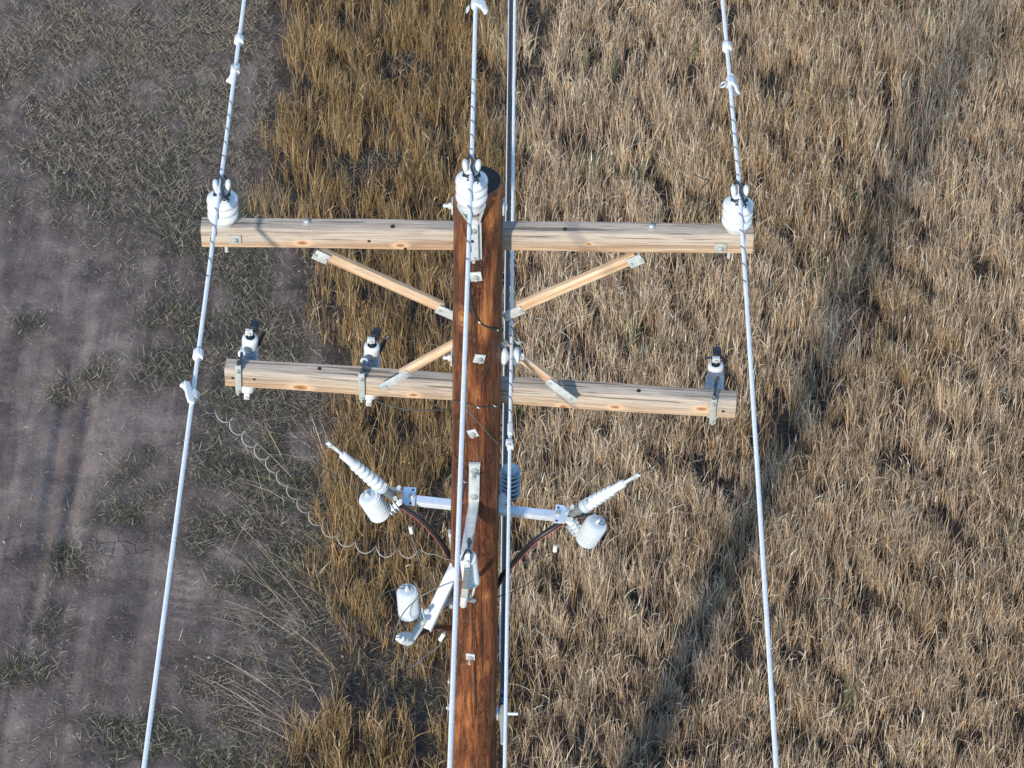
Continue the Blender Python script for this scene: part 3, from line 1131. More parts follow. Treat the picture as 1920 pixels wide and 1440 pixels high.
inv_build(MB().tube(smooth_path([P(866, 1050, yf + .02), P(872, 1036, yf), P(879, 1032, yf), P(884, 1037, yf + .03)], 8), .0055, 8), 'top_hook', M_dark, co, inv)
inv_build(MB().hexnut(P(880, 1019, b1.y - .30) + Vector((0, 0, .01)), (0, -.5, .8), .013, .018).cyl(P(879, 1026, b1.y - .32), P(880, 1014, b1.y - .28) + Vector((0, 0, .02)), .007, 8), 'mount_bolt', M_tie, co, inv)
inv_build(MB().bar(P(866, 1120, yf + .05), P(890, 1127, yf + .10), .014, .02), 'hinge_bracket', M_galvd, co, inv, .002)

# ================================================================== TERMINATOR BRACKETS, TERMINATORS, ARRESTERS
YB = .15
BA = P(776, 935.5, YB - .01); BB = P(1046, 965, YB - .0)
zbar = (BA.z + BB.z) / 2
# the bar lies level; its ends are found again at that height
BA = PZ(776, 935.5, zbar); BB = PZ(1046, 965, zbar)
cb = thing('terminator_crossbar', 'pale galvanised flat crossbar behind the pole with a bracket at each end', 'bracket', Matrix.Translation((BA + BB) / 2))
cbo = cb.location
b = MB().bar(BA - cbo, BB - cbo, .047, .007, (0, 0, 1))
x, y, zax = basis(BB - BA, (0, 0, 1))
lip = Vector((0, 0, 1)).cross((BB - BA).normalized()).normalized()
if lip.y > 0:
    lip = -lip
b.bar(BA - cbo + lip * .021 + Vector((0, 0, -.012)), BB - cbo + lip * .021 + Vector((0, 0, -.012)), .006, .03, (0, 0, 1))
b.build('bar', M_galvb, cb, .0012)


def plate(root, o, pix, z, t=.006, holes=(), mat=None):
    """level steel plate whose outline is measured on the photo at height z"""
    pts = [PZ(a, b_, z) - o for (a, b_) in pix]
    n = len(pts)
    b = MB()
    b.add([p + Vector((0, 0, t)) for p in pts] + pts, [tuple(range(n)), tuple(reversed(range(n, 2 * n)))] + [(i, (i + 1) % n, n + (i + 1) % n, n + i) for i in range(n)])
    po = b.build('end_plate', mat or M_galvb, root, .0012)
    for (a, b_, r) in holes:
        c = PZ(a, b_, z + t) - o
        MB().lathe([(r, -.002), (r, .0012), (0, .0013)], Matrix.Translation(c), 16).build('slot', M_hole, po)
    return po


zp = zbar + .008
pl = plate(cb, cbo, [(757, 914), (781, 915.5), (777, 949), (753, 948), (750, 941), (755, 930)], zp, holes=((774.5, 918.5, .006), (769.5, 943.5, .006)))
c = PZ(772.5, 931, zp + .006) - cbo
MB().hexnut(c, (0, 0, 1), .0145, .012).build('bolt', M_galvd, pl)
pl = plate(cb, cbo, [(1042, 947), (1058, 949), (1066, 958), (1070, 968), (1058, 982), (1037, 981)], zp, holes=((1047, 951.5, .006), (1043.5, 976.5, .006)))
c = PZ(1045.5, 963.5, zp + .006) - cbo
MB().hexnut(c, (0, 0, 1), .0145, .012).build('bolt', M_galvd, pl)

# third arm, at the left of the pole and coming forward
T0 = P(858, 1052, -.02); T1 = P(797, 1178, -.35)
ta = thing('angled_bracket', 'bright white steel arm angled forward from the left side of the pole', 'bracket', Matrix.Translation(T0))
dT = (T1 - T0).normalized()
upT = Vector((-.25, -.55, .8)).normalized()
b = MB().bar(Vector((0, 0, 0)), T1 - T0, .058, .006, upT)
xx, yy, zz_ = basis(T1 - T0, upT)
for sx in (-1, 1):
    b.bar(yy * sx * .026 - xx * .014, T1 - T0 + yy * sx * .026 - xx * .014, .006, .028, upT)
b.build('arm', M_galvw, ta, .0012)
b = MB()
t2 = P(851, 1002, -.02) - T0
b.bar(Vector((-.008, .01, .0)), t2, .05, .008, (-.3, -1, 0))
b.box(P(850, 1000, .0) - T0, (.05, .04, .012))
b.build('pole_plate', M_galv, ta, .001)
b = MB()
b.bar(P(826, 1137, -.2) - T0, P(850, 1122, -.09) - T0, .03, .010, (0, -.6, .8))
b.box(P(850, 1128, -.05) - T0, (.04, .05, .05))
b.build('stay', M_galvd, ta, .001)


def terminator(label, base, tip, cable_dir=None):
    M = frame(base, tip - base, (0, -1, 0))
    root = thing('cable_terminator', label, 'cable terminator', M, 'cable terminators with white sheds')
    Lt = (tip - base).length
    k = Lt / .43
    # dark clamped base
    MB().lathe([(.018, -.04 * k), (.020, -.01 * k), (.024, .0), (.025, .03 * k), (.021, .045 * k)], None, 20).build('base_clamp', M_grey, root, sharp=50)
    MB().lathe([(.024, .044 * k), (.034, .047 * k), (.035, .068 * k), (.031, .073 * k)], None, 26).build('base_collar', M_silcap, root, sharp=50)
    p_ = [(.020, .072 * k)]
    z = .074 * k
    for i in range(6):
        R = .0345 - .0012 * i
        s = .030 * k
        p_ += [(.020, z), (R * .93, z + .004 * k), (R * 1.03, z + .011 * k), (R * .95, z + .019 * k), (.021, z + .027 * k)]
        z += s
    p_ += [(.0215, z + .002 * k), (.0205, z + .008 * k), (.0195, z + .070 * k), (.017, z + .074 * k), (.008, z + .075 * k)]
    MB().lathe(p_, None, 32).build('shed_body', M_sil, root, sharp=60)
    z += .074 * k
    lug = MB()
    lug.lathe([(.0085, z - .01 * k), (.0085, z + .035 * k), (.006, z + .045 * k)], None, 14)
    lug.bar((0, 0, z + .04 * k), (.006, .0, Lt), .020, .005, (1, 0, 0))
    lug.build('lug', M_alub, root, .0008)
    nb = MB().hexnut((.004, 0, Lt - .022), (1, 0, 0), .010, .012).hexnut((-.002, 0, Lt - .022), (-1, 0, 0), .010, .010)
    nb.build('lug_bolt', M_galv, root)
    return root


def arrester(label, bot, top, r=.054, n=8, shade_tone=False):
    M = frame(bot, top - bot, (0, -1, 0))
    La = (top - bot).length
    root = thing('surge_arrester', label, 'surge arrester', M, 'squat white surge arresters')
    p_ = [(0, 0), (r * .72, 0), (r * .8, .006)]
    s = (La - .016) / n
    z = .008
    if shade_tone:
        for i in range(n):
            p_ += [(r * .76, z), (r * .76, z + s * .42), (r * .98, z + s * .48), (r, z + s * .56), (r * .96, z + s * .66), (r * .76, z + s * .74)]
            z += s
    else:
        for i in range(n):
            p_ += [(r * .74, z), (r * .97, z + s * .22), (r, z + s * .48), (r * .975, z + s * .70), (r * .74, z + s * .92)]
            z += s
    p_ += [(r * .86, La - .004), (r * .68, La), (r * .66, La)]
    MB().lathe(p_, None, 40).build('shed_stack', M_silshade if shade_tone else M_sil, root, sharp=40)
    if shade_tone:
        MB().lathe([(r * .80, .004), (r * .80, La - .012)], None, 32).build('gap_shade_core', M_blackj, root)  # black sleeve that paints the shade in the gaps between the sheds
    cap = MB().lathe([(r * .655, La - .01), (r * .655, La + .001), (r * .6, La + .003), (0, La + .003)], None, 32).build('end_plate', M_silcap, root, sharp=40)
    st = MB().cyl((0, 0, La + .002), (0, 0, La + .034), .0055, 10).hexnut((0, 0, La + .004), (0, 0, 1), .0125, .010).hexnut((0, 0, La + .015), (0, 0, 1), .010, .008)
    st.build('stud', M_galv, cap)
    MB().hexnut((0, 0, 0), (0, 0, -1), .014, .02).build('bottom_nut', M_alub, root)
    return root


def fin_bracket(root, a, b, wide, n=3):
    """insulating bracket with fins between an arrester and its plate; part of the arrester"""
    inv = root.matrix_world.inverted()
    a = Vector(a); b = Vector(b)
    d = b - a
    bb = MB().bar(a, b, wide * .42, .020, (0, -.5, .8))
    for k in range(n):
        t_ = .42 + k * .17
        c = a.lerp(b, t_)
        bb.bar(c - d.normalized() * .0022, c + d.normalized() * .0022, wide, .048, (0, -.5, .8))
    bb.v = [tuple(inv @ Vector(p)) for p in bb.v]
    fo = bb.build('finned_bracket', M_sil, root, .001)
    nb = MB().hexnut(b + Vector((0, -.006, .012)) - d.normalized() * .004, (0, -.4, .9), .012, .011)
    nb.v = [tuple(inv @ Vector(p)) for p in nb.v]
    nb.build('bolt', M_galv, fo)


bpy.context.view_layer.update()
# left group
tl = terminator('white shedded cable terminator pointing up left above the left arrester', P(729, 926, .09), P(613.5, 828.5, .02))
al = arrester('white squat arrester tilted left under the left crossbar end', P(714, 966, .05), P(690.5, 931, .03), .056)
bpy.context.view_layer.update()
fin_bracket(al, P(716, 968, .05), P(752, 941, .09), .058)
# right group
tr = terminator('white shedded cable terminator pointing up right at the right crossbar end', P(1082, 958, .06), P(1199, 888.5, .0))
ar = arrester('white squat arrester tilted right under the right crossbar end', P(1098, 1013, .03), P(1119.5, 980.5, .01), .058)
bpy.context.view_layer.update()
fin_bracket(ar, P(1093, 1012, .03), P(1066, 974, .06), .062)
# third group
t3 = terminator('white cable terminator aimed forward, seen end on below the white arm', P(768, 1198, -.36), P(768, 1198, -.36) + Vector((-.13, -.62, .77)) * .36)
a3 = arrester('upright white arrester left of the white steel arm', P(767, 1153, -.30), P(763.5, 1107, -.31), .0535)
bpy.context.view_layer.update()
fin_bracket(a3, P(766, 1156, -.30), P(803, 1147, -.29), .05)
# arrester behind the pole, in its shade
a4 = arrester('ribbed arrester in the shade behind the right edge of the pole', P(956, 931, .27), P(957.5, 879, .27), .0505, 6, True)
bpy.context.view_layer.update()
fin_bracket(a4, P(955, 934, .27), P(936, 938, .14), .05)


def sub(root, b, name, mat, bevel=.0012):
    b.v = [tuple(root.matrix_world.inverted() @ Vector(p)) for p in b.v]
    return b.build(name, mat, root, bevel)


# small steel strap joining each terminator to its plate
sub(cb, MB().bar(PZ(754, 921, zp), P(722, 913, .085), .034, .006, (0, -.3, 1)), 'terminator_strap', M_galv)
sub(cb, MB().bar(PZ(1062, 957, zp), P(1092, 950, .05), .034, .006, (0, -.3, 1)), 'terminator_strap', M_galv)
sub(cb, MB().bar(PZ(753, 943, zp), P(742, 936, .09), .04, .006, (0, -.3, 1)), 'arrester_strap', M_galvb)
sub(cb, MB().bar(PZ(1064, 973, zp), P(1076, 984, .05), .04, .006, (0, -.3, 1)), 'arrester_strap', M_galvb)
for (a, b_, Y) in ((748, 917, .09), (741, 937, .08), (1073, 953, .05), (1071, 977, .05), (722, 913, .07), (1098, 946, .03)):
    sub(cb, MB().hexnut(P(a, b_, Y) + Vector((0, 0, .006)), (0, -.4, 1), .012, .016), 'bolt', M_galv, 0)
sub(ta, MB().bar(T1 + Vector((.004, .06, .02)), P(773, 1197, -.42), .036, .006, (0, -.5, .8)), 'terminator_strap', M_galv)
sub(ta, MB().hexnut(P(793, 1169, -.36) + Vector((0, -.005, .006)), (0, -.5, .8), .013, .013), 'bolt', M_galvd, 0)
# seats under the cable terminator bases
sub(cb, MB().tube([P(718, 911, .07), P(728, 928, .085), P(738, 933, .10)], .010, 8), 'cable_seat', M_dark, 0)
sub(cb, MB().tube([P(1096, 962, .04), P(1086, 968, .06), P(1074, 966, .08)], .010, 8), 'cable_seat', M_dark, 0)

# ---- thick power cables
def power_cable(label, pts, r=.0145):
    o = Vector(pts[0])
    root = thing('power_cable', label, 'cable', Matrix.Translation(o), 'thick black power cables')
    path = smooth_path([Vector(p) - o for p in pts], 12)
    MB().tube(path, r, 14).build('jacket', M_blackj, root, sharp=80)
    ln = []
    for i, p in enumerate(path):
        t_ = (path[min(i + 1, len(path) - 1)] - path[max(i - 1, 0)]).normalized()
        w = CAM - (p + o)
        sd = t_.cross(w).normalized()
        if sd.z > 0:
            sd = -sd
        ln.append(p + (sd * .86 + w.normalized() * .50) * r)
    MB().tube(ln, .0032, 6).build('stripe', M_red, root)
    return root


power_cable('thick black cable curving from the left terminator to the pole', [P(732, 929, .10), P(755, 949, .10), P(790, 975, .08), P(822, 1010, .06), P(845, 1047, .06), P(866, 1095, .15), P(872, 1180, .16), P(872, 1500, .17), Vector((-.05, .17, 1.5))])
power_cable('thick black cable curving from the right terminator to the pole', [P(1078, 964, .08), P(1045, 985, .08), P(1000, 1016, .06), P(965, 1053, .07), P(938, 1086, .10), P(915, 1150, .16), P(905, 1300, .17), Vector((.05, .18, 1.5))])
power_cable('thick black cable arching from the lowest terminator behind the middle conductor', [P(776, 1193, -.38), P(790, 1186, -.30), P(812, 1177, -.22), P(838, 1177, -.10), P(857, 1186, .04), P(880, 1230, .17), P(885, 1500, .17), Vector((0, .19, 1.5))])

# standoff clips peeping out at the left of the pole
for k, (a, b_) in enumerate(((844, 1277), (841, 1326))):
    c = P(a, b_, .10)
    t_ = thing('cable_standoff', ('upper' if k == 0 else 'lower') + ' small grey cable standoff peeping out left of the pole foot', 'bracket', Matrix.Translation(c), 'cable standoffs')
    MB().box((.01, 0, 0), (.03, .03, .022)).box((.03, 0, -.02), (.04, .015, .04)).build('body', M_galvd, t_, .003)
    MB().hexnut((-.005, -.005, 0), (-1, 0, 0), .008, .008).build('nut', M_galv, t_)

# ================================================================== SMALL CONNECTORS AND LEAD WIRES


def connector(label, a, b, Y, axis, L_=.04, r=.010):
    c = P(a, b, Y)
    root = thing('wire_connector', label, 'connector', frame(c, axis, (1, 0, 0)), 'white crimp connectors on the leads')
    MB().lathe([(.004, -L_ / 2)] + [(r if k % 2 == 0 else r * .86, -L_ / 2 + .002 + k * (L_ - .004) / 8) for k in range(9)] + [(.004, L_ / 2)], None, 16).build('sleeve', M_white, root, sharp=50)
    MB().cyl((0, 0, L_ / 2), (0, 0, L_ / 2 + .014), .0055, 10).build('ferrule', M_grey, root)
    return root


connector('small white connector hanging below the left crossbar end', 770.5, 993.5, .08, (-.15, 0, 1), .045, .0105)
connector('small white connector hanging below the right crossbar end', 1041, 1028, .08, (.05, 0, 1), .042, .0115)
connector('small white ribbed connector below the arching lower cable', 829, 1194, -.16, (.45, .2, .9), .05, .0115)


def lead(name, label, pts, r, mat, n=10, cat='wire', group='thin lead wires'):
    o = Vector(pts[0])
    b = MB().tube([p - o for p in smooth_path(pts, n)], r, 7)
    w = b.build(name, mat, None, sharp=80)
    w.location = o
    return tag(w, label, cat, group)


# coiled jumper from the left conductor to the middle cutout
pc, dc = on_wire(WL, 748, True)
ya, yb = pc.y, arm_end.y - .07
cp = [(381, 758), (396, 775), (424, 793), (452, 822), (480, 850), (505, 880), (527, 908), (549, 938), (572, 967), (600, 994), (632, 1017), (668, 1033), (712, 1044), (758, 1048), (805, 1047), (840, 1049), (864, 1050), (872, 1038)]
base = []
for k, (a, b_) in enumerate(cp):
    t_ = k / (len(cp) - 1)
    base.append(P(a, b_ - (10 if 1 < k < 15 else 0), ya + (yb - ya) * t_))
sm = smooth_path(base, 30)
acc = [0]
for i in range(1, len(sm)):
    acc.append(acc[-1] + (sm[i] - sm[i - 1]).length)
coil = []
for i, p in enumerate(sm):
    t_ = (sm[min(i + 1, len(sm) - 1)] - sm[max(i - 1, 0)]).normalized()
    x, y, z = basis(t_, (0, 0, 1))
    s = acc[i] / acc[-1]
    R = .0200 * (1 + .18 * math.sin(acc[i] * 5.1)) * min(1, s / .06) * min(1, max(0, (.90 - s) / .06))
    a = -2 * PI * (acc[i] / .124 + .16 * math.sin(acc[i] * 3.3))
    coil.append(p + (x * math.cos(a) + y * math.sin(a)) * R)
b = MB().tube([p - coil[0] for p in coil], .0024, 7)
w = b.build('coiled_jumper_wire', M_lead2, None, sharp=80)
w.location = coil[0]
tag(w, 'springy coiled bare jumper from the left conductor down to the middle cutout', 'wire')

# short coil behind the right end of the upper arm
rb = [P(1312, 322, .55), P(1322, 360, .45), P(1318, 400, .35), P(1330, 440, .28)]
sm = smooth_path(rb, 40)
coil = []
acc = 0
for i, p in enumerate(sm):
    if i:
        acc += (p - sm[i - 1]).length
    a = 2 * PI * acc / .125 + 2.2
    x, y, z = basis(rb[-1] - rb[0], (0, 0, 1))
    coil.append(p + (x * math.cos(a) + y * math.sin(a)) * .028)
b = MB().tube([p - coil[0] for p in coil], .0028, 7)
w = b.build('coiled_jumper_wire', M_leadd, None, sharp=80)
w.location = coil[0]
tag(w, 'short dark curly wire behind the right end of the upper crossarm', 'wire')

lead('lead_wire', 'thin dark lead from the left terminator lug running left over the weeds', [P(615, 829, .02), P(590, 829, .03), P(560, 824, .06), P(530, 819, .12), P(500, 800, .3)], .0026, M_leadd)
lead('lead_wire', 'thin dark lead from the top of the left arrester sweeping up left', [P(690, 928, .03), P(660, 912, .04), P(625, 890, .06), P(592, 866, .08), P(583, 845, .10), P(590, 832, .08), P(612, 829, .03)], .0026, M_leadd)
lead('lead_wire', 'thin dark lead from the right terminator lug rising right', [P(1197, 889, .0), P(1212, 882, .02), P(1232, 868, .06), P(1258, 846, .14)], .0026, M_leadd)
lead('lead_wire', 'thin dark lead looping over the top of the right arrester', [P(1120, 980, .0), P(1132, 984, -.01), P(1136, 972, .02), P(1122, 962, .05), P(1098, 963, .08)], .0028, M_leadd)
lead('lead_wire', 'dark lead drooping from the right white connector to the pole', [P(1041, 1034, .08), P(1036, 1050, .08), P(1012, 1078, .09), P(975, 1103, .10), P(942, 1116, .12), P(925, 1121, .13)], .0032, M_leadd)
lead('lead_wire', 'thin wire from the middle cutout base hanging down left to the lowest terminator', [P(868, 1086, -.42), P(845, 1092, -.40), P(812, 1106, -.38), P(780, 1125, -.40), P(756, 1150, -.46), P(742, 1180, -.52), P(736, 1204, -.60)], .003, M_lead)
lead('lead_wire', 'thin dark lead from the upright arrester stud going left down', [P(764, 1104, -.31), P(745, 1103, -.31), P(722, 1112, -.30), P(703, 1124, -.30), P(700, 1140, -.32), P(712, 1172, -.45), P(734, 1204, -.58)], .0028, M_leadd)
lead('lead_wire', 'grey wire dropping from the left white connector beside the white arm', [P(770, 999, .08), P(779, 1028, .06), P(795, 1070, .02), P(808, 1098, -.02), P(816, 1116, -.06)], .0035, M_lead)
lead('lead_wire', 'thin dark wire above the left white connector reaching the crossbar plate', [P(769.5, 986, .08), P(766, 970, .09), P(758, 950, .10)], .0028, M_leadd)
lead('lead_wire', 'thin wire above the right white connector reaching the right crossbar plate', [P(1041.5, 1021, .08), P(1046, 1004, .08), P(1053, 984, .09)], .0028, M_leadd)
lead('lead_wire', 'dark braided lead looping low between the arching cable and lowest terminator', [P(828, 1203, -.17), P(820, 1214, -.20), P(806, 1224, -.23), P(788, 1238, -.28), P(770, 1253, -.33), P(757, 1254, -.38), P(756, 1238, -.40), P(762, 1220, -.42), P(768, 1206, -.42)], .0038, M_lead)
lead('lead_wire', 'thin dark lead from the second cutout sagging under the crossarm to the pole', [P(704, 752, .20), P(730, 761, .18), P(765, 768, .16), P(800, 770, .14), P(830, 768, .12), P(850, 766, .08)], .0032, M_leadd)


def pole_wire(label, pix, r, mat, staples=True):
    pts = []
    for (a, b_) in pix:
        p = pole_front(a, b_)
        nrm = Vector((p.x, p.y, 0)).normalized()
        pts.append(p + nrm * (r + .001))
    o = pts[0]
    root = thing('ground_wire', label, 'wire', Matrix.Translation(o), 'wires stapled to the pole')
    MB().tube([p - o for p in smooth_path(pts, 6)], r, 7).build('wire', mat, root, sharp=80)
    if staples:
        for k in (len(pts) // 2, len(pts) - 2):
            p = pts[k] - o
            n = Vector((pts[k].x, pts[k].y, 0)).normalized()
            MB().tube(smooth_path([p + Vector((-.007, 0, .004)), p + n * .007, p + Vector((.007, 0, -.004))], 4), .0022, 6).build('staple', M_galv, root)
    return root


pole_wire('dark wire stapled across the pole between the two crossarms', [(883, 550), (884.5, 565), (888, 580), (892, 592), (899, 602), (909, 610), (920, 615), (930, 617.5), (937, 616.5)], .0042, M_leadd)
pole_wire('dark wire wrapped around the pole below the lower crossarm', [(852, 750), (861, 751), (872, 755), (884, 759), (897, 762), (912, 762), (926, 760), (936, 757)], .0032, M_leadd)
pole_wire('thin wire slanting down the pole toward its right edge', [(862, 752), (876, 768), (892, 786), (908, 804), (922, 820), (933, 833)], .0022, M_lead, False)
pole_wire('thin wire descending the pole left of the standoff bracket', [(851, 850), (860, 864), (870, 872), (877, 884), (873, 902), (870, 918), (866, 940), (864, 956)], .0026, M_leadd)

# ================================================================== GROUND


def vnoise(x, y, seed):
    rg = np.random.default_rng(seed)
    T = rg.random((256, 256))
    xi = np.floor(x).astype(int); yi = np.floor(y).astype(int)
    fx = x - xi; fy = y - yi
    fx = fx * fx * (3 - 2 * fx); fy = fy * fy * (3 - 2 * fy)
    x0 = xi & 255; x1 = (xi + 1) & 255; y0 = yi & 255; y1 = (yi + 1) & 255
    return (T[x0, y0] * (1 - fx) + T[x1, y0] * fx) * (1 - fy) + (T[x0, y1] * (1 - fx) + T[x1, y1] * fx) * fy


def fbm(x, y, seed, oct_=4):
    a = 0; w = .5; s = 0
    for k in range(oct_):
        a = a + w * vnoise(x * 2 ** k + 17 * k, y * 2 ** k + 5 * k, seed + k)
        s += w
        w *= .5
    return a / s


def to_pix(X, Y, Z=0.0):
    dx = X - CAM.x; dy = Y - CAM.y; dz = Z - CAM.z
    w = dx * f_.x + dy * f_.y + dz * f_.z
    w = np.maximum(w, 3.0)
    return 960 + F * (dx * r_.x + dy * r_.y + dz * r_.z) / w, 720 - F * (dx * u_.x + dy * u_.y + dz * u_.z) / w


def gxy(a, b):
    p = PZ(a, b, 0)
    return p.x, p.y


def axis_coords(lo, hi, step, far):
    c = list(np.arange(lo, hi + step / 2, step))
    s = step; p = c[-1]; right = []
    while p < far:
        s *= 1.35; p += s; right.append(p)
    s = step; p = c[0]; left = []
    while p > -far:
        s *= 1.35; p -= s; left.append(p)
    return np.array(list(reversed(left)) + c + right)


gx = axis_coords(-6.6, 6.6, .026, 700)
gy = axis_coords(1.0, 14.5, .026, 900)
XX, YY = np.meshgrid(gx, gy)


def ground_z(X, Y):
    z = (fbm(X * .6, Y * .6, 3) - .5) * .10 + (fbm(X * 3, Y * 3, 9) - .5) * .03
    z += (fbm(X * 14, Y * 14, 21, 3) - .5) * .010 * (.3 + fbm(X * 1.3, Y * 1.3, 31))
    U, V = to_pix(X, Y)
    # two wheel ruts and the ridge between them, along the track
    for (uu, vv, w, dep) in ((108, 880, .055, .05), (145, 920, .045, .04), (250, 1180, .10, .03)):
        x0, _ = gxy(uu, vv)
        along = np.exp(-((V - vv) / 260) ** 2)
        z -= dep * np.exp(-((X - x0 + .03 * np.sin(Y * 1.3)) / w) ** 2) * along
    # lug prints
    for (uu, hw) in ((347, .085), (437, .10)):
        x0, _ = gxy(uu, 1110)
        mk = np.exp(-((X - x0) / hw) ** 6) * np.exp(-((V - 1110) / 75) ** 4)
        z += mk * (.006 * np.sin(Y * 2 * PI / .085 + 1.2 * np.sin((X - x0) * 25)) - .006)
    fade = np.clip(1.3 - np.hypot(X, Y - 7) / 30, 0, 1)
    return z * fade


ZZ = ground_z(XX, YY)
# cracked clods around the bare mud patch
U0, V0 = to_pix(XX, YY)
ny, nx = XX.shape
verts = np.stack([XX, YY, ZZ], -1).reshape(-1, 3).astype(np.float32)
idx = np.arange(nx * ny).reshape(ny, nx)
quads = np.stack([idx[:-1, :-1], idx[:-1, 1:], idx[1:, 1:], idx[1:, :-1]], -1).reshape(-1, 4)


def np_mesh(name, verts, loops, starts, mat, colours=None, smooth=False):
    me = bpy.data.meshes.new(name)
    me.vertices.add(len(verts))
    me.vertices.foreach_set('co', verts.astype(np.float32).ravel())
    me.loops.add(len(loops))
    me.loops.foreach_set('vertex_index', loops.astype(np.int32))
    me.polygons.add(len(starts))
    me.polygons.foreach_set('loop_start', starts.astype(np.int32))
    me.update(calc_edges=True)
    me.polygons.foreach_set('use_smooth', np.full(len(starts), smooth, dtype=bool))
    if colours is not None:
        at = me.attributes.new('blade_colour', 'FLOAT_COLOR', 'POINT')
        at.data.foreach_set('color', colours.astype(np.float32).ravel())
    me.materials.append(mat)
    me.validate()
    o = bpy.data.objects.new(name, me)
    COL.objects.link(o)
    return o


# ================================================================== GRASS


def blades(root, h, lean_dir, lean, bend, w, col, face=None, z0=None):
    """root (n,2); each blade is a tapering strip of seven points"""
    n = len(h)
    ts = np.array([0, .38, .74, 1.0])
    wt = np.array([.85, 1.0, .75, 0])
    dx = np.cos(lean_dir); dy = np.sin(lean_dir)
    fa = RNG.random(n) * PI if face is None else face
    fx = np.cos(fa); fy = np.sin(fa)
    zg = ground_z(root[:, 0], root[:, 1]) - .005 if z0 is None else z0
    V = np.zeros((n, 7, 3), np.float32)
    j = 0
    for t, q in zip(ts, wt):
        off = h * (lean * t + bend * t * t)
        hz = h * np.sqrt(np.maximum(1 - (lean + bend * t) ** 2 * .8, .03)) * t
        hz = np.minimum(hz, h * t)
        cx = root[:, 0] + dx * off; cy = root[:, 1] + dy * off; cz = zg + hz
        if q > 0:
            for s in (-1, 1):
                V[:, j, 0] = cx + s * fx * w * q / 2
                V[:, j, 1] = cy + s * fy * w * q / 2
                V[:, j, 2] = cz
                j += 1
        else:
            V[:, j, 0] = cx; V[:, j, 1] = cy; V[:, j, 2] = cz
            j += 1
    C = np.repeat(np.concatenate([col, np.ones((n, 1))], 1)[:, None, :], 7, 1)
    return V.reshape(-1, 3), C.reshape(-1, 4)


def blade_object(name, parts, mat):
    V = np.concatenate([p[0] for p in parts]); C = np.concatenate([p[1] for p in parts])
    n = len(V) // 7
    base = (np.arange(n) * 7)[:, None]
    loops = (base + np.array([0, 1, 3, 2, 2, 3, 5, 4, 4, 5, 6])[None, :]).ravel()
    st = (np.arange(n) * 11)[:, None] + np.array([0, 4, 8])[None, :]
    return np_mesh(name, V, loops, st.ravel(), mat, C, False)


X0, X1, Y0, Y1 = -6.4, 6.4, 1.2, 14.2


def ell(U, V, lst):
    m_ = np.zeros_like(U)
    for (a, b_, ra, rb_) in lst:
        m_ = np.maximum(m_, np.exp(-(((U - a) / ra) ** 2 + ((V - b_) / rb_) ** 2)))
    return m_


BV = [-400, 0, 150, 250, 400, 460, 600, 700, 850, 960, 1100, 1200, 1300, 1360, 1440, 1900]
BU = [440, 480, 495, 490, 500, 560, 560, 610, 610, 590, 600, 625, 600, 560, 520, 470]
GAPS = [(760, 118, 28, 22), (790, 140, 26, 20), (726, 310, 60, 22), (660, 330, 50, 26), (935, 222, 36, 26), (825, 262, 40, 22), (925, 152, 26, 20), (1005, 60, 30, 30), (985, 20, 45, 16),
        (1000, 150, 26, 40), (985, 190, 20, 30), (1345, 25, 40, 18), (1300, 20, 30, 14), (640, 1290, 55, 35), (700, 1330, 70, 40), (800, 1330, 45, 60), (590, 1250, 40, 50), (760, 1290, 40, 25), (1440, 1420, 34, 16), (1395, 1360, 24, 10),
        (820, 980, 36, 46), (700, 1240, 40, 20), (560, 1180, 40, 40), (1320, 590, 18, 14), (1780, 690, 25, 16), (1860, 870, 30, 14), (1640, 1165, 40, 14), (1180, 1310, 28, 14), (1010, 1330, 22, 14)]


def boundary(V):
    return np.interp(V, BV, BU)


def field_mask(X, Y):
    U, V = to_pix(X, Y)
    n = (fbm(X * 1.7, Y * 1.7, 50) - .5) * 170 + (fbm(X * 6, Y * 6, 57) - .5) * 60
    m_ = np.clip((U + n - boundary(V)) / 60, 0, 1) ** 1.3
    gap = ell(U + (fbm(X * 7, Y * 7, 61) - .5) * 40, V + (fbm(X * 7, Y * 7, 67) - .5) * 40, GAPS)
    return m_ * (1 - np.clip(gap * 1.5, 0, .97)), U, V


def pick(pal, n, w=None):
    pal = np.array(pal)
    k = RNG.choice(len(pal), n, p=w)
    return pal[k]


TAN = [(.62, .465, .31), (.70, .555, .40), (.52, .375, .24), (.64, .505, .38), (.46, .335, .22), (.58, .395, .22)]
GOLD = [(.33, .215, .095), (.39, .27, .135), (.26, .160, .068), (.44, .32, .19), (.31, .22, .125), (.34, .20, .068)]
GREY = [(.29, .26, .215), (.37, .33, .27), (.24, .21, .17), (.32, .27, .20), (.19, .17, .15)]
GREEN = [(.085, .12, .045), (.12, .155, .06), (.07, .095, .05), (.16, .175, .07), (.10, .13, .075)]


def tufts(count, per, spread, mask_fn, thr_pow=1.0):
    """tuft centres thinned by a mask, then blades round each centre"""
    c = np.stack([RNG.uniform(X0, X1, count), RNG.uniform(Y0, Y1, count)], 1)
    mk = mask_fn(c[:, 0], c[:, 1])
    c = c[RNG.random(count) < mk ** thr_pow]
    k = RNG.poisson(per, len(c)) + 1
    idx_ = np.repeat(np.arange(len(c)), k)
    ang = RNG.random(len(idx_)) * 2 * PI
    rad = np.abs(RNG.normal(0, spread, len(idx_)))
    p = c[idx_] + np.stack([np.cos(ang) * rad, np.sin(ang) * rad], 1)
    return c, idx_, p, ang, rad


field_parts = []
gold_parts = []


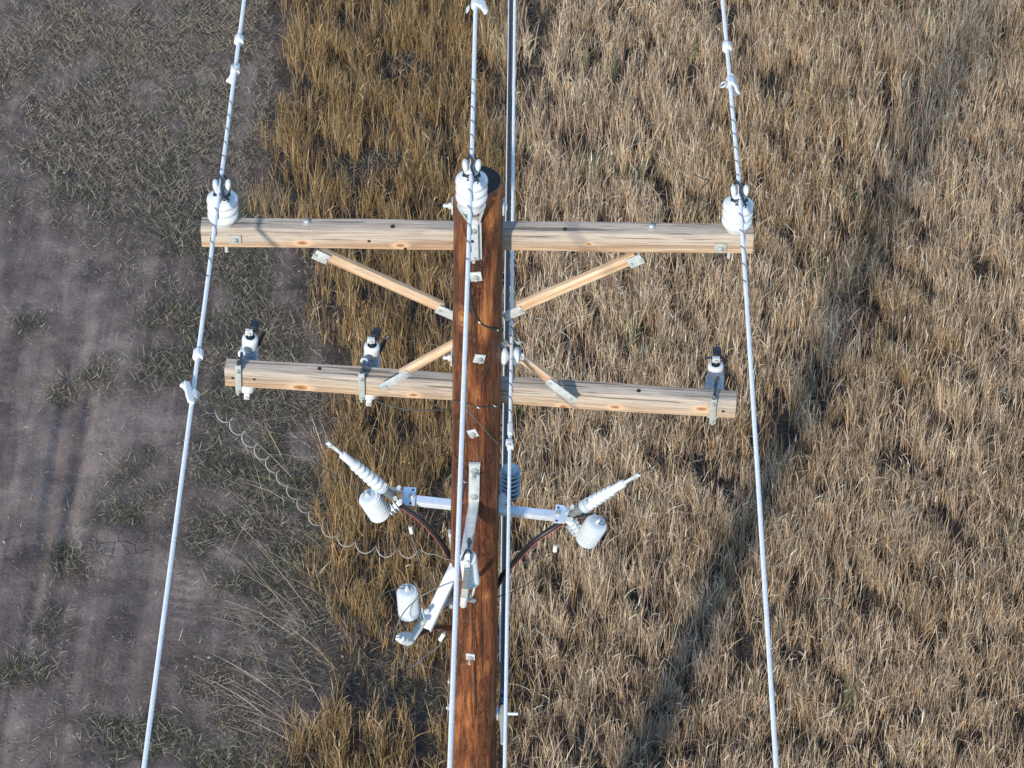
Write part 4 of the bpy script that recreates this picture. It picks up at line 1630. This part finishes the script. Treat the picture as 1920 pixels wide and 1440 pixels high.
def field_density(X, Y):
    m_, U, V = field_mask(X, Y)
    pat = fbm(X * 4.6, Y * 4.0, 71, 3)
    fine = vnoise(X * 15, Y * 10, 75)
    d = np.clip((pat - .27) * 3.4, .18, 1) * np.clip((fine - .12) * 2.0, .05, 1) * np.where(U < 900, .72, 1)
    return m_ * d


c, ti, p, ang, rad = tufts(135000, 6, .034, field_density)
U, V = to_pix(p[:, 0], p[:, 1])
cU, cV = to_pix(c[:, 0], c[:, 1])
n = len(p)
th = np.clip(.29 + (fbm(c[:, 0] * 1.1, c[:, 1] * 1.1, 81) - .5) * .30 + RNG.normal(0, .06, len(c)), .14, .55) * np.where(cU < 930, 1.12, 1.0)
hh = th[ti] * RNG.uniform(.45, 1.12, n)
# the field leans slightly and consistently; every tuft splays outwards a little
tl_dir = PI / 2 + .5 + RNG.normal(0, .9, len(c))
lean = np.abs(RNG.normal(.05, .06, n)) + rad * .6
bend = np.abs(RNG.normal(.07, .12, n))
ld = np.where(RNG.random(n) < .2, tl_dir[ti], RNG.random(n) * 2 * PI)
# colour: golden brown between the dirt and the pole, pale tan to the right
gmix = np.clip((985 + (fbm(c[:, 0] * 1.3, c[:, 1] * 1.3, 91) - .5) * 160 - cU) / 60, 0, 1)
gold_patch = np.clip((fbm(c[:, 0] * .9 + 4, c[:, 1] * .9, 97) - .60) * 6, 0, .7)
isg = RNG.random(n) < np.maximum(gmix, gold_patch * .5)[ti]
col = np.where(isg[:, None], pick(GOLD, n), pick(TAN, n))
tint = RNG.choice([.5, .8, 1.0, 1.15], len(c), p=[.2, .3, .3, .2])[ti] * RNG.choice([.55, .8, 1.0, 1.15, 1.3], n, p=[.15, .2, .3, .22, .13])
# broad patches of paler and browner straw
patch = (.86 + .30 * fbm(c[:, 0] * .55, c[:, 1] * .55, 103))[ti]
col = np.clip(col * (tint * patch)[:, None], 0, .78)
grn = RNG.random(n) < np.clip((fbm(c[:, 0] * 2.2, c[:, 1] * 2.2, 107) - .72) * 3.0, 0, .3)[ti]
col[grn] = pick(GREEN, grn.sum()) * 1.5
w_ = RNG.uniform(.0024, .0047, n)
faces = RNG.normal(0, .8, n)
field_parts.append(blades(p, hh, ld, lean, bend, w_, col, faces))

# seed heads and curling leaves at the tops of some stems
sel = RNG.random(n) < .10
ps = p[sel]; hs = hh[sel]
offx = np.cos(ld[sel]) * hs * (lean[sel] * .85 + bend[sel] * .72)
offy = np.sin(ld[sel]) * hs * (lean[sel] * .85 + bend[sel] * .72)
zb = ground_z(ps[:, 0], ps[:, 1]) + hs * .82
m2 = len(ps)
field_parts.append(blades(ps + np.stack([offx, offy], 1), RNG.uniform(.04, .10, m2), RNG.random(m2) * 2 * PI, RNG.uniform(.2, .6, m2), RNG.uniform(.2, .8, m2), RNG.uniform(.0035, .008, m2), np.clip(col[sel] * 1.0, 0, .6), None, zb))
# leaves bending out half way up
sel = RNG.random(n) < .16
ps = p[sel]; hs = hh[sel]; m2 = len(ps)
zb = ground_z(ps[:, 0], ps[:, 1]) + hs * RNG.uniform(.25, .7, m2)
field_parts.append(blades(ps, RNG.uniform(.08, .22, m2), RNG.random(m2) * 2 * PI, RNG.uniform(.2, .5, m2), RNG.uniform(.3, .7, m2), RNG.uniform(.003, .006, m2), col[sel] * RNG.uniform(.8, 1.1, m2)[:, None], None, zb))
# thatch: short broken straw low between the stems
c, ti, p, ang, rad = tufts(14000, 5, .06, lambda X, Y: field_mask(X, Y)[0] * .9)
n = len(p)
field_parts.append(blades(p, RNG.uniform(.06, .20, n), RNG.random(n) * 2 * PI, RNG.uniform(.2, .75, n), RNG.uniform(0, .3, n), RNG.uniform(.003, .006, n), pick(TAN + GREY + GOLD, n) * RNG.uniform(.25, .7, n)[:, None], None))
gr = blade_object('dry_grass', field_parts, blade_material('dry grass blade', .22))
tag(gr, 'tall dry tan and golden grass standing right of the dirt track', 'grass', None, 'stuff')

# ---- low weeds and matted grass on and beside the track
PATCH = [(270, 1370, 150, 62), (150, 1340, 60, 60), (270, 900, 55, 55), (420, 1010, 80, 60), (330, 690, 90, 40), (400, 600, 100, 60), (180, 720, 60, 24), (440, 860, 80, 50), (500, 1180, 70, 60),
         (520, 760, 60, 60), (300, 560, 60, 40), (90, 1180, 40, 24), (60, 1260, 50, 30), (450, 480, 90, 70), (260, 330, 130, 110), (110, 250, 110, 90), (200, 60, 160, 110), (400, 200, 110, 160), (390, 60, 110, 110), (120, 740, 30, 24), (60, 620, 24, 16), (130, 1060, 40, 30), (30, 130, 80, 90), (330, 450, 60, 36), (520, 1010, 60, 80), (230, 960, 50, 30), (330, 1290, 60, 30), (420, 1440, 80, 30), (500, 1330, 50, 60), (10, 1270, 20, 20), (85, 1250, 20, 12)]


def weed_mask(X, Y):
    U, V = to_pix(X, Y)
    Un = U + (fbm(X * 4, Y * 4, 121) - .5) * 70; Vn = V + (fbm(X * 4, Y * 4, 127) - .5) * 60
    e = ell(Un, Vn, PATCH)
    top = np.clip((450 - Vn) / 90, 0, 1) * np.clip((Un - 20) / 200, .45, 1) * .95
    near = np.clip((Un - 300) / 150, 0, 1) * .85
    m_ = np.maximum(np.maximum(e, top), near)
    m_ = m_ * np.clip((fbm(X * 3.4, Y * 3.4, 131, 3) - .27) * 3.2, .08, 1)
    ot = np.clip((boundary(V) + 30 - U) / 40, 0, 1)
    gapfill = ell(U, V, GAPS) * .35
    return np.clip(np.maximum(m_ * ot, gapfill), 0, 1)


g = np_mesh('ground', verts, quads.ravel(), np.arange(len(quads)) * 4, M_dirt, None, True)
tag(g, 'bare grey brown packed dirt with faint wheel ruts', None, None, 'structure')
fm_, _u, _v = field_mask(XX, YY)
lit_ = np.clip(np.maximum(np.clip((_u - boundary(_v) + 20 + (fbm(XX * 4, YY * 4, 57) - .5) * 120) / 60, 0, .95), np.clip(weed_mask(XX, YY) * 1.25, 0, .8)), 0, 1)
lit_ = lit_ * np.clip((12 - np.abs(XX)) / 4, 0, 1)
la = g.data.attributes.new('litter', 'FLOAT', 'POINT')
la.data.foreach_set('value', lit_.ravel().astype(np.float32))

weed_parts = []
c, ti, p, ang, rad = tufts(110000, 7, .09, weed_mask, 1.0)
n = len(p)
cU, cV = to_pix(c[:, 0], c[:, 1])
hgt = np.clip(.03 + .09 * fbm(c[:, 0] * 2, c[:, 1] * 2, 141), .05, .3) * RNG.uniform(.7, 1.2, len(c))
gprob = np.clip(.15 + np.clip((cV - 350) / 300, -.12, .30) + (fbm(c[:, 0] * 2.5, c[:, 1] * 2.5, 147) - .5) * 1.3, 0, .9)
isg = RNG.random(n) < gprob[ti]
col = np.where(isg[:, None], pick(GREEN, n), pick(GREY + GREY + [(.36, .28, .18), (.30, .20, .12)], n)) * RNG.choice([.45, .75, 1.0, 1.25, 1.6], n, p=[.28, .28, .22, .13, .09])[:, None]
weed_parts.append(blades(p, hgt[ti] * RNG.uniform(.6, 1.3, n), np.where(RNG.random(n) < .25, ang, np.where(RNG.random(n) < .5, RNG.normal(2.7, .6, n), RNG.normal(-.4, .6, n))), RNG.uniform(.3, .95, n), RNG.uniform(-.1, .4, n), RNG.uniform(.0018, .0036, n), col))
# flattened dead straw, combed sideways
c, ti, p, ang, rad = tufts(60000, 7, .08, lambda X, Y: np.clip(weed_mask(X, Y) * 1.1, 0, 1) * np.clip(.25 + (500 - to_pix(X, Y)[1]) / 500, .25, 1), 1.0)
n = len(p)
weed_parts.append(blades(p, RNG.uniform(.03, .13, n), np.where(RNG.random(n) < .75, RNG.normal(-.35, .45, n) + PI * (RNG.random(n) < .3), RNG.random(n) * 6.28), RNG.uniform(.80, .99, n), RNG.uniform(-.15, .1, n), RNG.uniform(.0022, .0042, n), pick([(.40, .345, .265), (.33, .285, .22), (.46, .38, .27), (.27, .22, .16)], n) * RNG.uniform(.6, 1.1, n)[:, None]))
# loose chaff anywhere on the dirt
n = 22000
p = np.stack([RNG.uniform(X0, X1, n), RNG.uniform(Y0, Y1, n)], 1)
weed_parts.append(blades(p, RNG.uniform(.01, .06, n), RNG.normal(-.3, .9, n), RNG.uniform(.9, 1.0, n), RNG.uniform(-.1, .1, n), RNG.uniform(.002, .004, n), pick(GREY + TAN, n) * RNG.uniform(.5, 1.0, n)[:, None]))
# long fallen stems reaching out of the grass over the lower track
n = 260
U_ = RNG.uniform(470, 640, n); V_ = np.concatenate([RNG.uniform(1120, 1420, n - 90), RNG.uniform(720, 1100, 90)])
p = np.array([gxy(a, b_) for a, b_ in zip(U_, V_)])
weed_parts.append(blades(p, RNG.uniform(.3, .75, n), PI + RNG.normal(.15, .55, n), RNG.uniform(.55, .95, n), RNG.uniform(.0, .3, n), RNG.uniform(.0028, .0045, n), pick(TAN + GREY, n) * RNG.uniform(.6, 1.0, n)[:, None]))
wd = blade_object('weeds', weed_parts, blade_material('weed blade', .2))
tag(wd, 'short sparse green and grey weeds with flattened straw on the dirt', 'weeds', None, 'stuff')

# ---- crumbs of soil and small stones on the track
n = 14000
p = np.stack([RNG.uniform(X0, 1.5, n), RNG.uniform(Y0, Y1, n)], 1)
s = np.exp(RNG.normal(-5.2, .5, n))
keep = s < .028
p = p[keep]; s = s[keep]; n = len(p)
oct_v = np.array([(1, 0, 0), (-1, 0, 0), (0, 1, 0), (0, -1, 0), (0, 0, 1), (0, 0, -1)], float)
oct_f = np.array([(0, 2, 4), (2, 1, 4), (1, 3, 4), (3, 0, 4), (2, 0, 5), (1, 2, 5), (3, 1, 5), (0, 3, 5)])
vv = oct_v[None] * (s[:, None, None] * RNG.uniform(.6, 1.2, (n, 6, 1)))
vv[:, :, 2] *= .7
an = RNG.random(n) * 6.28
xr = vv[:, :, 0] * np.cos(an)[:, None] - vv[:, :, 1] * np.sin(an)[:, None]
yr = vv[:, :, 0] * np.sin(an)[:, None] + vv[:, :, 1] * np.cos(an)[:, None]
vv[:, :, 0] = xr + p[:, 0:1]; vv[:, :, 1] = yr + p[:, 1:2]
vv[:, :, 2] += ground_z(p[:, 0], p[:, 1])[:, None]
lo = ((np.arange(n) * 6)[:, None, None] + oct_f[None]).ravel()
cl = np.repeat((pick([(.13, .10, .09), (.17, .135, .12), (.10, .08, .075), (.30, .27, .25)], n, [.4, .3, .25, .05]))[:, None, :], 6, 1).reshape(-1, 3)
crumb = np_mesh('soil_crumbs', vv.reshape(-1, 3), lo, np.arange(n * 8) * 3, blade_material('soil crumb', .0), np.concatenate([cl, np.ones((len(cl), 1))], 1))
tag(crumb, 'small crumbs of soil and stones scattered over the dirt track', 'soil crumbs', None, 'stuff')
